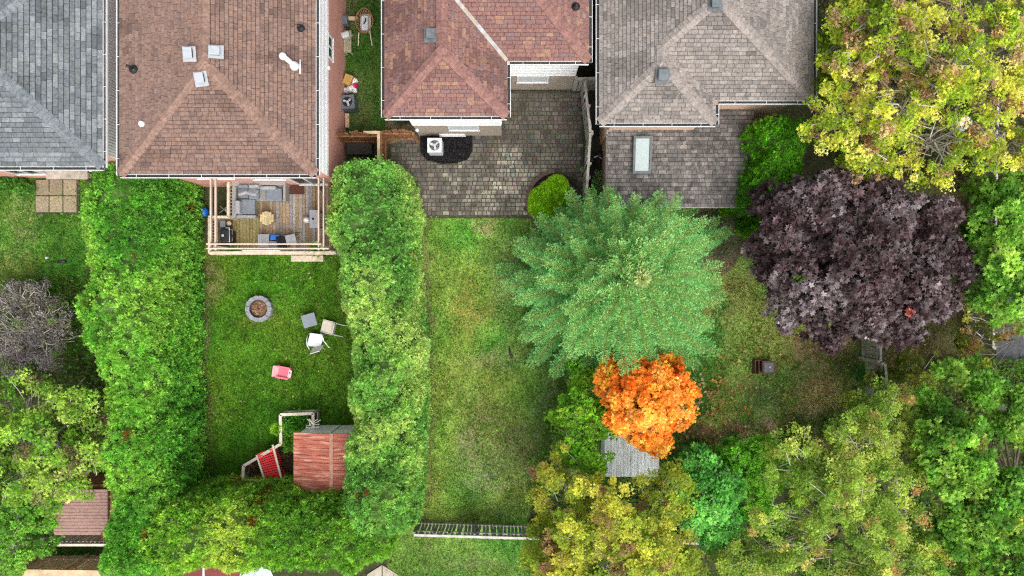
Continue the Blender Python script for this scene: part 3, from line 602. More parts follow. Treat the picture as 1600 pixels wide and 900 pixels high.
# road corner at far right
MB().prism([XY(*q) for q in ((1548, 420), (1900, 420), (1900, 640), (1560, 640))], -.05, .025).build('lane', paint('old_asphalt', (.060, .062, .066), .9, .25, 6, .5, 80)); tag(bpy.data.objects['lane'], kind='structure')
MB().prism([XY(*q) for q in ((1560, 250), (1640, 250), (1640, 420), (1560, 420))], -.05, .02).build('dark_yard', paint('dark_yard_soil', (.040, .030, .026), .95, .3, 6, .5)); tag(bpy.data.objects['dark_yard'], kind='structure')

# ---------------------------------------------------------------- cedar hedges
def hedge(name, label, ctrl, palette, nleaf=1100, size=.085, core=(.09, .16, .035), n_se=3.6, bump=.40, spots=.925, cat='hedge', bumpf=.75, tmpl=None, clus=24, colw=(.55, 1.0), group=None):
    group = group or ('tall cedar hedges' if cat == 'hedge' else 'cedar shrubs')
    ctrl = np.array(ctrl, float); seg = np.r_[0, np.cumsum(np.linalg.norm(np.diff(ctrl[:, :2], axis=0), axis=1))]; L = seg[-1]
    def at(s): return np.stack([np.interp(s, seg, ctrl[:, k]) for k in range(4)], 1)
    tt = np.linspace(0, math.pi, 60)
    def surf(s, t, shrink=0.0, sd_=0):
        c = at(s); c2 = at(np.clip(s+.05, 0, L)); c1 = at(np.clip(s-.05, 0, L)); tg = unit(c2[:, :2]-c1[:, :2]); nr = np.c_[tg[:, 1], -tg[:, 0]]
        hw = c[:, 2]; h = c[:, 3]; re = np.minimum(hw*.4, L/2.2); e = np.clip(np.minimum(s, L-s)/re, 0, 1); ef = (1-(1-e)**3)**(1/3)
        cs, sn = np.cos(t), np.sin(t); x = np.sign(cs)*np.abs(cs)**(2/n_se); z = np.abs(sn)**(2/n_se)
        bt = (fbm(np.c_[c[:, :2]*bumpf*1.2+np.c_[x, x]*.9, z*1.1+sd_], 41, 3)-.5)*2
        r = 1+0*bt; b2 = np.abs(vnoise(np.c_[c[:, :2]*1.9+np.c_[x, x]*2.2, z*3.1+sd_], 43)-.5)*2; off = bump*bt*(.35+.9*z)-shrink+.10+.17*(b2-.4)
        X = x*(hw*ef+off); Z = z*(h*(.72+.28*ef)+off*1.1)
        p = np.c_[c[:, 0]+nr[:, 0]*X, c[:, 1]+nr[:, 1]*X, Z]
        nrm = unit(np.c_[nr[:, 0]*x*1.1, nr[:, 1]*x*1.1, .25+z*np.abs(sn)**.5*.9]); nrm[:, :2] += tg*((1-e)*np.where(s < L/2, -1, 1))[:, None]*.8
        return p, unit(nrm), c
    root = thing(name, (*ctrl[len(ctrl)//2, :2], 0), label, cat, group)
    # woody interior behind the leaves
    ns = max(12, int(L/.3)); nt_ = 22; sg = np.linspace(0.02, L-.02, ns); tg_ = np.linspace(0.001, math.pi-.001, nt_); SG, TG = np.meshgrid(sg, tg_); p, _, _ = surf(SG.ravel(), TG.ravel(), .32)
    p += RNG.normal(size=p.shape)*.05; p[:, 2] = np.maximum(p[:, 2], -.02); ii = np.arange(ns*nt_).reshape(nt_, ns); Q_ = np.stack([ii[:-1, :-1], ii[:-1, 1:], ii[1:, 1:], ii[1:, :-1]], -1).reshape(-1, 4)
    o = bpy.data.objects.new('inner_growth', npmesh('inner_growth', p, Q_, M['soft'], np.tile(core, (len(p), 1))*RNG.uniform(.5, 1.5, (len(p), 1)))); link(o, root); o.location = -BASE[root.name]; BASE[o.name] = np.zeros(3)
    per = 2*ctrl[:, 2].mean()+2*ctrl[:, 3].mean(); nc = int(L*per*nleaf/clus)
    s = RNG.uniform(0, L, nc); xt = RNG.uniform(0, 1, nc)   # uniform over arc length of the section
    cs, sn = np.cos(tt), np.sin(tt); sx = np.sign(cs)*np.abs(cs)**(2/n_se)*ctrl[:, 2].mean(); sz = np.abs(sn)**(2/n_se)*ctrl[:, 3].mean(); al = np.r_[0, np.cumsum(np.hypot(np.diff(sx), np.diff(sz)))]; t = np.interp(xt*al[-1], al, tt)
    p, nrm, c = surf(s, t); dep = np.abs(RNG.normal(size=nc))*.09; p = p-nrm*dep[:, None]; k = p[:, 2] > .03; p, nrm, dep = p[k], nrm[k], dep[k]; nc = len(p)
    # tip direction of each spray group: outwards and up, jittered
    cd = unit(nrm+RNG.normal(size=(nc, 3))*.5+np.array((0, 0, .3)))
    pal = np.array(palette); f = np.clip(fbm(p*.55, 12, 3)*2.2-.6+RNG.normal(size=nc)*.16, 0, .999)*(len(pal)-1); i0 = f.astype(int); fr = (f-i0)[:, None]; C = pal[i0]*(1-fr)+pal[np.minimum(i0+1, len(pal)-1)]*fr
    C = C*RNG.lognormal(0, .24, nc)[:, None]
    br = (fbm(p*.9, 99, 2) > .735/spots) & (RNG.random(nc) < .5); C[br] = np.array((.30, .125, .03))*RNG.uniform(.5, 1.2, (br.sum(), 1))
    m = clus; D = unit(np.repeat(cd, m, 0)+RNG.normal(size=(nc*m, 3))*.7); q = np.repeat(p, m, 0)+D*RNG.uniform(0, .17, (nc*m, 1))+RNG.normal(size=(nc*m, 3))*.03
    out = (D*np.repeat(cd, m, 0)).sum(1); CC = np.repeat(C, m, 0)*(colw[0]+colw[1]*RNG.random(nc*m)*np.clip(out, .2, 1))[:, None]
    N = RNG.normal(size=(nc*m, 3))*.6+np.repeat(nrm, m, 0)
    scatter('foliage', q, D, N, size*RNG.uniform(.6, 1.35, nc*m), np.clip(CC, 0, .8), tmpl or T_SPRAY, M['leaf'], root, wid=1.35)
    return root
GRN = [(.095, .31, .04), (.15, .42, .055), (.23, .52, .075), (.33, .59, .10)]
GRN2 = [(.15, .36, .08), (.24, .49, .11), (.36, .60, .15), (.47, .66, .20)]
YGR = [(.14, .35, .04), (.23, .47, .055), (.34, .56, .075), (.46, .62, .11)]
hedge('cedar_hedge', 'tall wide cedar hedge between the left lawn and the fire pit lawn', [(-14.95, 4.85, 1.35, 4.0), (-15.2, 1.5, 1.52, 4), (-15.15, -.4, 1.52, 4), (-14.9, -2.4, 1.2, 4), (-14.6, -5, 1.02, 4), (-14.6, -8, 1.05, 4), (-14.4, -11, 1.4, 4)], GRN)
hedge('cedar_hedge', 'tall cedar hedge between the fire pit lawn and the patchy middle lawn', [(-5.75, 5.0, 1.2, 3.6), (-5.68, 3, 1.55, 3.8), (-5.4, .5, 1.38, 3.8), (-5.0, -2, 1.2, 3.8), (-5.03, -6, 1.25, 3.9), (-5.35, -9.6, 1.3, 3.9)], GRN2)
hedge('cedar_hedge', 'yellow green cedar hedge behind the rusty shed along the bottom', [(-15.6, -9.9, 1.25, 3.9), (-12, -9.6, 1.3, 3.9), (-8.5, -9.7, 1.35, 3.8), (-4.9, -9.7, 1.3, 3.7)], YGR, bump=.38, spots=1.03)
hedge('cedar_shrub', 'dark green cedar growing in the gap between grey and brown roofs', [(-14.1, 6.6, .4, 3.6), (-14.15, 4.4, .55, 3.9)], GRN, bump=.25, nleaf=700, cat='shrub')
hedge('cedar_shrub', 'bright green cedar shrub beside the taupe house extension roof', [(10.55, 6.5, 1.15, 4.2), (10.35, 4.9, 1.15, 4.3), (10.05, 3.0, .95, 4.0)], [(.09, .31, .02), (.15, .43, .025), (.24, .52, .03)], bump=.4, nleaf=900, n_se=2.6, cat='shrub')
hedge('cedar_shrub', 'small bright green cedar poking out at the extension corner', [(10.25, 3.0, .3, 1.2), (10.25, 2.2, .32, 1.2)], [(.12, .34, .02), (.18, .44, .025)], bump=.12, nleaf=900, n_se=2.3, cat='shrub', size=.08)
# dwarf cypress in the kerbed bed: fan lobes
rb = thing('dwarf_cypress', XY(862, 315)+(0,), 'rounded lime green dwarf cypress in the curved brick edged bed', 'shrub')
def blob_leaves(root, blobs, dens, size, pal, tmpl, mat='leaf', wid=1.2, zb=.3):
    Pp, Nn, Cc = [], [], []
    for bi, (x, y, z, r) in enumerate(blobs):
        n = int(4*math.pi*np.prod(np.array(r)**(2/3))*dens); d = rdir(n, zb); Pp.append(np.array((x, y, z))+d*np.array(r)*(1-np.abs(RNG.normal(size=(n, 1)))*.1)); Nn.append(d)
    p = np.concatenate(Pp); d = np.concatenate(Nn); k = p[:, 2] > .02; p, d = p[k], d[k]; n = len(p); pa = np.array(pal)
    c = pa[RNG.integers(0, len(pa), n)]*(.55+.75*fbm(p*6, 8, 2))[:, None]*RNG.lognormal(0, .2, n)[:, None]
    return scatter('foliage', p, unit(d+RNG.normal(size=(n, 3))*.5), RNG.normal(size=(n, 3)), size*RNG.uniform(.6, 1.3, n), np.clip(c, 0, .8), tmpl, M[mat], root, wid=wid)
def pxb(px, py, z, rp, fz=1.0): X, Y, _ = P(px, py, z); r = rp*(H-z)/F; return (X, Y, z, (r, r, r*fz))
blob_leaves(rb, [pxb(845, 310, .9, 18, 1.5), pxb(852, 328, .8, 18, 1.4), pxb(858, 343, .6, 14, 1.2), pxb(870, 292, 1.1, 18, 1.5), pxb(882, 305, .8, 14, 1.3), pxb(842, 325, .7, 16, 1.3), pxb(840, 315, .6, 14, 1.2), pxb(866, 310, .9, 15, 1.4), pxb(857, 298, 1.0, 15, 1.5), pxb(875, 322, .6, 12, 1)], 1500, .07, [(.34, .62, .03), (.24, .54, .02), (.46, .70, .05)], T_SPRAY)
bd = MB()
for i in range(28):
    a = R(100+i*6.6); cx, cy = XY(872, 316); r = 1.36
    if i < 22:
        bd.col = tuple(v*random.uniform(.85, 1.1) for v in (.16, .11, .09)); bd.box((cx+r*math.cos(a)*1.0, cy+r*math.sin(a), .07), (.16, .150, .14), rz=a)
bdo = bd.build('bed_edging', M['attr'], None, bevel=0); tag(bdo, 'curved ring of brown edging bricks around the dwarf cypress', 'edging', kind='stuff')
cb = MB(); cb.prism([(XY(872, 316)[0]+1.3*math.cos(R(a)), XY(872, 316)[1]+1.3*math.sin(R(a))) for a in range(90, 300, 10)]+[XY(900, 340), XY(900, 280)], -.02, .05); tag(cb.build('planting_bed', paint('dark_bed_soil', (.03, .022, .018), .95, .4, 12, .6)), kind='structure')

# ---------------------------------------------------------------- broadleaf trees
def tree(name, label, base, lobes, pal, dens=9, per=60, rc=.38, size=.12, tmpl=None, mat='leaf', wid=1, bark='bark', twigs=.35, gap=.0, flat=.55, alt=None, altp=.0, altT=.6, trunk_r=.14, cat='tree', group=None, zb=.55, up=1.0, droop=-.1, shell=.22, twr=.012, jit=.26, limbs=True, twmat=None, rs=1.0, spots=()):
    tmpl = tmpl or T_LEAF3; bx, by = base; root = thing(name, (bx, by, 0), label, cat, group)
    LB = []
    for l_ in lobes:
        px, py, z, rp = l_[:4]; fz = l_[4] if len(l_) > 4 else .8; X, Y, _ = P(px, py, z); r = rs*rp*(H-z)/F; LB.append((np.array((X, Y, z)), np.array((r, r, r*fz))))
    Pc = []; Li = []
    for i, (c, r) in enumerate(LB):
        n = int(dens*1.9*math.pi*r[0]**2)+3; d = rdir(n, zb); q = c+d*r*np.clip(1-np.abs(RNG.normal(size=(n, 1)))*shell, .15, 1.08)
        keep = np.ones(n, bool)
        for j, (c2, r2) in enumerate(LB):
            if j != i: keep &= (((q-c2)/r2)**2).sum(1) > .45
        if gap: keep &= (.45*vnoise(q*np.array((.8, .8, .6)), 7+int(abs(bx)*3))+.55*vnoise(q*np.array((2.1, 2.1, 1.2)), 19)) > gap+.08
        keep &= q[:, 2] > .25; Pc.append(q[keep]); Li += [i]*int(keep.sum())
    pc = np.concatenate(Pc); Li = np.array(Li); nc = len(pc); cen = np.array([LB[i][0] for i in Li]); outw = unit(pc-cen)
    pal = np.array(pal); f = np.clip(fbm(pc*.9, 3, 2)*1.7-.35+RNG.normal(size=nc)*.3, 0, .999)*(len(pal)-1); i0 = f.astype(int); fr = (f-i0)[:, None]; C = pal[i0]*(1-fr)+pal[np.minimum(i0+1, len(pal)-1)]*fr
    if alt is not None:
        k = (fbm(pc*2.2, 65, 2)+RNG.normal(size=nc)*.05 > altT) | (RNG.random(nc) < altp); C[k] = np.array(alt)[RNG.integers(0, len(alt), k.sum())]
    for (sx_, sy_, sr, sc_) in spots:
        qx = 800+pc[:, 0]*F/(H-pc[:, 2]); qy = 450-pc[:, 1]*F/(H-pc[:, 2]); k = (np.hypot(qx-sx_, qy-sy_) < sr) & (outw[:, 2] > .2) & (RNG.random(nc) < .6); C[k] = sc_
    C = C*RNG.lognormal(0, .22, nc)[:, None]
    m = per; o = RNG.normal(size=(nc*m, 3)); o = unit(o)*(RNG.random((nc*m, 1))**.45); sc_ = rc*.85*np.repeat(RNG.uniform(.55, 1.3, nc), m)[:, None]
    q = np.repeat(pc, m, 0)+o*sc_*np.array((1, 1, flat)); oo = np.repeat(outw, m, 0)
    D = unit(o*np.array((1, 1, .3))+RNG.normal(size=o.shape)*.5+oo*.35+np.array((0, 0, droop))); N = np.array((0, 0, up))+oo*.45+RNG.normal(size=o.shape)*.42
    CC = np.repeat(C, m, 0)*RNG.lognormal(0, jit, nc*m)[:, None]
    k = q[:, 2] > .1
    scatter('crown', q[k], D[k], N[k], (size*RNG.uniform(.6, 1.3, nc*m))[k], np.clip(CC, 0, .8)[k], tmpl, M[mat], root, wid=wid)
    # wood
    zc = np.mean([c[2] for c, r in LB]); fork = np.array((bx, by, zc*.42))
    tw = MB(); tw.tube([(bx, by, -.1), (bx+.03, by, fork[2]*.5), fork], [trunk_r*1.25, trunk_r, trunk_r*.85], 9); tw.build('trunk', M[bark], root, True)
    T_ = MB(); ends = []
    for i, (c, r) in enumerate(LB):
        a = fork; b = c-(0, 0, r[2]*.25); mid = (a+b)/2+RNG.normal(size=3)*.15+np.array((0, 0, .25)); lm = MB(); rr_ = trunk_r*.5*min(1, r[0])
        if limbs: lm.tube([a-(0, 0, .1), mid, b], [trunk_r*.42, trunk_r*.26, trunk_r*.14], 6); lm.build('limb', M[bark], root, True)
        ks = np.where(Li == i)[0]; RNG.shuffle(ks); ks = ks[:int(len(ks)*twigs)+1]
        for kk in ks:
            e = pc[kk]+np.array((0, 0, RNG.uniform(0, .28))); s0 = a+(b-a)*RNG.uniform(.7, 1)+RNG.normal(size=3)*.12; m1 = (s0+e)/2+RNG.normal(size=3)*.12*np.linalg.norm(e-s0)+np.array((0, 0, .1))
            T_.tube([s0, m1, e], [twr*2.0, twr*1.4, twr*.6], 4, False)
    if T_.v: T_.build('twigs', M[twmat or 'twig'], root, kind='stuff')
    return root
def ring(cx, cy, z, R_, n, r, jit=.15, z2=None, seed=0, sx=1, sy=1, core=True, fz=.8):
    rr2 = random.Random(seed); out = [(cx, cy, (z2 or z), R_*.55, fz)] if core else []
    for i in range(n):
        a = 2*math.pi*(i+rr2.uniform(-.3, .3))/n; q = (R_-r)*rr2.uniform(1-jit, 1+jit); out.append((cx+math.cos(a)*q*sx, cy+math.sin(a)*q*sy, z+rr2.uniform(-.5, .4), r*rr2.uniform(.8, 1.2), fz))
    return out
# purple maple
PUR = [(.028, .013, .015), (.054, .030, .032), (.090, .060, .064), (.16, .128, .135)]
tree('purple_maple', 'broad dark purple leaved maple right of the spruce', XY(1330, 425), [(1340, 400, 5.6, 80, .7), (1235, 350, 4.8, 55), (1290, 320, 5.2, 60), (1370, 330, 5.2, 62), (1440, 350, 4.8, 58), (1470, 410, 4.4, 50), (1420, 450, 5.0, 58), (1340, 475, 4.8, 55), (1250, 430, 4.8, 62), (1215, 395, 4.2, 45), (1290, 505, 4.0, 45), (1400, 500, 4.0, 45), (1235, 480, 4.0, 38), (1455, 465, 4.0, 42), (1210, 320, 4, 35)],
     PUR, dens=13, per=34, rc=.32, size=.135, tmpl=T_MAPLE, mat='leafdark', bark='darktwig', twmat='darktwig', twigs=.12, spots=[(1410, 475, 9, (.62, .15, .09)), (1420, 487, 10, (.66, .18, .12)), (1447, 497, 7, (.7, .2, .12)), (1310, 511, 6, (.5, .12, .09))], gap=.27, rs=.93, shell=.2, jit=.3, wid=1.15)
# orange maple
tree('orange_maple', 'small maple in bright orange autumn leaf over the pale shed', XY(985, 620), [(1005, 625, 4.8, 50), (952, 592, 4.0, 18), (1066, 612, 4.0, 20), (1010, 600, 4.6, 40), (965, 600, 4.2, 34), (1035, 595, 4.2, 36), (1052, 640, 4.0, 32), (960, 585, 3.8, 26), (1010, 668, 3.9, 34), (1040, 578, 3.6, 24), (975, 650, 4.0, 30), (1025, 690, 3.4, 20), (1000, 585, 4, 34)],
     [(.80, .20, .02), (.84, .29, .035), (.85, .37, .055), (.85, .47, .10)], dens=22, per=50, rc=.24, size=.085, tmpl=T_MAPLE, bark='darktwig', twmat='darktwig', twigs=.1, trunk_r=.09, shell=.18, wid=1.1, jit=.22)
# yellow green tree, upper right, sparse with bare twigs
YEL = [(.22, .34, .03), (.35, .46, .04), (.52, .56, .07), (.70, .68, .18)]
tree('yellowing_tree', 'large sparse tree with yellow green leaves and bare twigs in the upper right', XY(1440, 170), [(1300, 190, 6.2, 48), (1330, 110, 6.4, 50), (1345, 240, 5.8, 46), (1400, 170, 7.4, 62), (1400, 270, 5.8, 38), (1460, 225, 6.6, 56), (1480, 110, 8, 70), (1560, 60, 7.8, 58), (1570, 150, 7.4, 56), (1540, 220, 6.6, 46), (1395, 60, 7.2, 56), (1480, 20, 7.6, 50), (1590, 230, 6, 34), (1275, 210, 5.4, 24), (1460, 285, 5, 24), (1320, 275, 5, 24), (1610, 10, 7.5, 46), (1330, 40, 6.4, 36)],
     YEL, dens=13, per=44, rc=.27, size=.085, tmpl=T_LEAF3, twigs=.75, gap=.335, alt=[(.42, .29, .16), (.46, .34, .20), (.34, .20, .11)], altT=.70, altp=.06, twr=.015, trunk_r=.22, shell=.3, flat=.5)
tree('dark_ash_tree', 'darker green branchy tree at the corner beside the taupe roof', XY(1310, 60), [(1300, 20, 5.4, 42), (1310, 80, 5.2, 38), (1350, 50, 5.6, 40), (1300, 135, 4.8, 28), (1385, 10, 5.6, 40), (1375, 110, 5, 40)],
     [(.10, .20, .016), (.20, .31, .022), (.33, .42, .03)], dens=11, per=40, rc=.34, size=.12, tmpl=T_LEAF3, twigs=.6, gap=.42, twr=.014)
# right side greens
MG = [(.07, .19, .022), (.12, .29, .035), (.19, .38, .05), (.28, .46, .075)]
tree('green_maple', 'mid green maple at the right edge beside the dark maple', XY(1590, 390), [(1560, 330, 5, 44), (1600, 300, 5, 40), (1575, 400, 5.2, 48), (1540, 370, 4.6, 32), (1600, 460, 5, 44), (1555, 460, 4.6, 38), (1530, 300, 4.2, 24), (1580, 505, 4.4, 28), (1640, 380, 5, 50)],
     MG, dens=8, per=52, rc=.36, size=.12, tmpl=T_MAPLE, gap=.33, twigs=.2, twmat='darktwig', bark='darktwig')
tree('green_maple', 'large green maple filling the lower right corner', XY(1530, 740), [(1490, 610, 4.8, 46), (1530, 590, 4.6, 34), (1460, 640, 4.6, 34), (1480, 690, 5.4, 52), (1540, 660, 5, 40), (1580, 640, 4.6, 40), (1500, 740, 5.6, 48), (1570, 720, 5.4, 48), (1460, 730, 4.8, 30), (1545, 790, 5.4, 52), (1600, 790, 5.2, 42), (1500, 830, 5, 46), (1570, 860, 5.2, 54), (1490, 880, 4.6, 38), (1620, 700, 5, 42), (1610, 880, 5, 46), (1590, 590, 4.0, 26)],
     MG, dens=9, per=58, rc=.36, size=.115, tmpl=T_MAPLE, gap=.36, twigs=.12, twmat='darktwig', bark='darktwig', alt=[(.26, .33, .05)], altT=.7)
OLV = [(.15, .26, .04), (.23, .37, .055), (.33, .46, .08), (.42, .50, .11)]
tree('olive_shrub', 'olive and tan leaved bush left of the dark lane', XY(1560, 530), [(1500, 470, 2.6, 22), (1530, 490, 2.8, 24), (1520, 530, 2.2, 26), (1565, 520, 2.8, 26), (1590, 540, 2.6, 24), (1510, 555, 1.8, 18), (1540, 600, 1.8, 30), (1490, 590, 1.2, 20)],
     [(.12, .17, .025), (.22, .23, .035), (.32, .28, .05)], dens=10, per=40, rc=.28, size=.09, gap=.38, cat='shrub', trunk_r=.05, twigs=.25, alt=[(.3, .2, .08)], altT=.62)
tree('locust_tree', 'sparse fine leaved olive green tree along the lower right', XY(1300, 790), [(1235, 760, 4.4, 30), (1240, 720, 5.0, 52), (1230, 800, 5.2, 56), (1300, 760, 5.6, 60), (1340, 690, 5.0, 50), (1390, 640, 4.4, 44), (1400, 720, 5.0, 54), (1360, 820, 5.2, 60), (1280, 860, 4.8, 56), (1420, 800, 4.8, 46), (1200, 870, 4.2, 50), (1430, 870, 4.4, 48), (1165, 865, 3.6, 28), (1350, 890, 4.4, 46), (1440, 600, 3.6, 22), (1340, 640, 3.6, 30), (1120, 890, 3.4, 34)],
     OLV, dens=12, per=85, rc=.34, size=.062, tmpl=T_PAIR, gap=.36, twigs=.35, twr=.012, flat=.4, alt=[(.50, .42, .15), (.42, .28, .12)], altT=.74, altp=.015, shell=.35, trunk_r=.17, wid=1.25)
YL2 = [(.19, .28, .03), (.30, .38, .045), (.42, .46, .06), (.54, .53, .09)]
tree('yellow_locust', 'feathery yellow green tree at the bottom below the pale shed', XY(960, 830), [(870, 760, 4.6, 44), (915, 745, 4.6, 38), (900, 820, 5.2, 56), (970, 800, 5.4, 60), (1040, 770, 4.8, 46), (1000, 860, 5.2, 58), (880, 880, 4.8, 48), (1055, 860, 4.4, 36), (1045, 745, 3.6, 22), (850, 830, 3.8, 24), (1080, 895, 4, 34), (940, 895, 5, 46), (890, 715, 4, 34), (860, 780, 4.2, 30), (935, 770, 5, 44), (1020, 800, 5, 44), (845, 870, 4.2, 30), (945, 845, 5.2, 44)],
     YL2, dens=12, per=80, rc=.33, size=.07, tmpl=T_PAIR, gap=.36, twigs=.25, twr=.012, flat=.45, alt=[(.40, .30, .12), (.24, .15, .08)], altT=.74, altp=.02, shell=.3, wid=1.3)
tree('young_elm', 'loose bright green tree left of the pale shed under the spruce', XY(905, 660), [(915, 600, 2.6, 22), (905, 640, 3.4, 32), (935, 665, 3.6, 32), (890, 690, 3.4, 34), (925, 710, 3.8, 32), (950, 685, 3.4, 18), (875, 650, 2.6, 20), (910, 575, 2.2, 16)],
     [(.09, .25, .018), (.16, .36, .025), (.26, .45, .035)], dens=11, per=46, rc=.3, size=.10, tmpl=T_LEAF3, gap=.36, twigs=.35, twr=.012, trunk_r=.08)
tree('viburnum_shrub', 'dense dark green round shrub with broad leaves at the bottom', XY(1105, 770), [(1105, 775, 3.4, 42), (1090, 728, 3.0, 30), (1135, 755, 3.2, 32), (1130, 810, 3.0, 32), (1085, 800, 3.0, 30), (1068, 750, 2.6, 20), (1115, 838, 2.6, 20)],
     [(.08, .30, .055), (.15, .43, .085), (.26, .57, .15)], dens=18, per=34, rc=.22, size=.13, tmpl=T_KITE, cat='shrub', trunk_r=.06, twigs=.05, wid=.75, shell=.12)
tree('lilac_shrub', 'bright green rounded shrub right of the dark green shrub', XY(1170, 740), [(1165, 720, 3.2, 32), (1190, 702, 3.0, 24), (1150, 708, 2.9, 22), (1192, 745, 3.3, 32), (1180, 788, 3.2, 28), (1138, 704, 2.6, 18), (1212, 725, 2.8, 18)],
     [(.10, .32, .025), (.16, .43, .035), (.24, .50, .055)], dens=18, per=40, rc=.2, size=.085, tmpl=T_LEAF3, cat='shrub', trunk_r=.05, twigs=.05, shell=.12)
# left edge
tree('barberry_shrub', 'leafless looking purple grey shrub at the left edge', XY(55, 520), [(40, 520, 2.0, 44), (85, 500, 1.9, 34), (20, 470, 1.8, 30), (65, 465, 1.8, 28), (105, 530, 1.7, 24), (75, 555, 1.9, 26), (10, 550, 1.8, 34), (30, 570, 1.6, 26)],
     [(.075, .058, .062), (.12, .10, .105), (.19, .165, .17), (.11, .11, .06)], dens=16, per=30, rc=.26, size=.06, tmpl=T_LEAF3, cat='shrub', gap=.3, twigs=1.0, twr=.011, mat='leafdark', trunk_r=.06, alt=[(.10, .16, .03)], altT=.68)
LG = [(.10, .24, .025), (.18, .35, .04), (.28, .45, .06), (.38, .52, .11)]
tree('plum_tree', 'light green branchy tree at the left edge below the purple shrub', XY(80, 690), [(40, 620, 4, 42), (95, 610, 3.8, 36), (130, 590, 3.4, 26), (140, 640, 3.8, 34), (70, 680, 4.4, 50), (10, 680, 4, 40), (130, 700, 4, 38), (155, 670, 3.6, 26), (95, 750, 3.8, 36), (85, 788, 3.2, 18), (135, 762, 3.6, 20), (30, 750, 3.8, 38), (150, 735, 3.4, 22), (0, 610, 3.6, 30), (120, 640, 4.1, 30)],
     LG, dens=9, per=44, rc=.33, size=.095, tmpl=T_LEAF3, gap=.37, twigs=.4, twr=.013, alt=[(.28, .26, .12), (.10, .08, .04)], altT=.68, altp=.02)
tree('hazel_bush', 'green leafy bush in the lower left corner', XY(35, 850), [(30, 810, 2.6, 30), (60, 800, 2.4, 28), (20, 860, 2.6, 34), (65, 850, 2.0, 22), (-10, 820, 2.6, 30), (10, 895, 2.4, 28), (90, 815, 1.8, 20)],
     [(.08, .22, .025), (.14, .34, .04), (.22, .42, .06)], dens=10, per=40, rc=.28, size=.09, tmpl=T_LEAF3, cat='shrub', gap=.37, twigs=.3, trunk_r=.05)
tree('weed_patch', 'low leafy weeds along the foot of the grey roofed house', XY(25, 290), [(10, 290, .25, 14), (32, 292, .25, 14), (-8, 290, .25, 12), (48, 296, .2, 8)], [(.05, .16, .02), (.08, .22, .03)], dens=60, per=12, rc=.14, size=.09, tmpl=T_LEAF3, cat='plant', trunk_r=.01, twigs=0, limbs=False)
tree('scrub_bush', 'thin yellow green scrub around the grey board fence', XY(1400, 610), [(1385, 590, 1.2, 20), (1420, 570, 1.5, 22), (1430, 600, 1.8, 26), (1400, 630, 1.8, 26), (1360, 640, 1.4, 20), (1330, 620, 1.0, 18), (1355, 590, 1.7, 12), (1450, 560, 1.2, 18)],
     [(.09, .14, .02), (.16, .22, .03), (.24, .28, .05)], dens=16, per=26, rc=.24, size=.075, tmpl=T_LEAF3, cat='shrub', gap=.4, twigs=.3, trunk_r=.03)

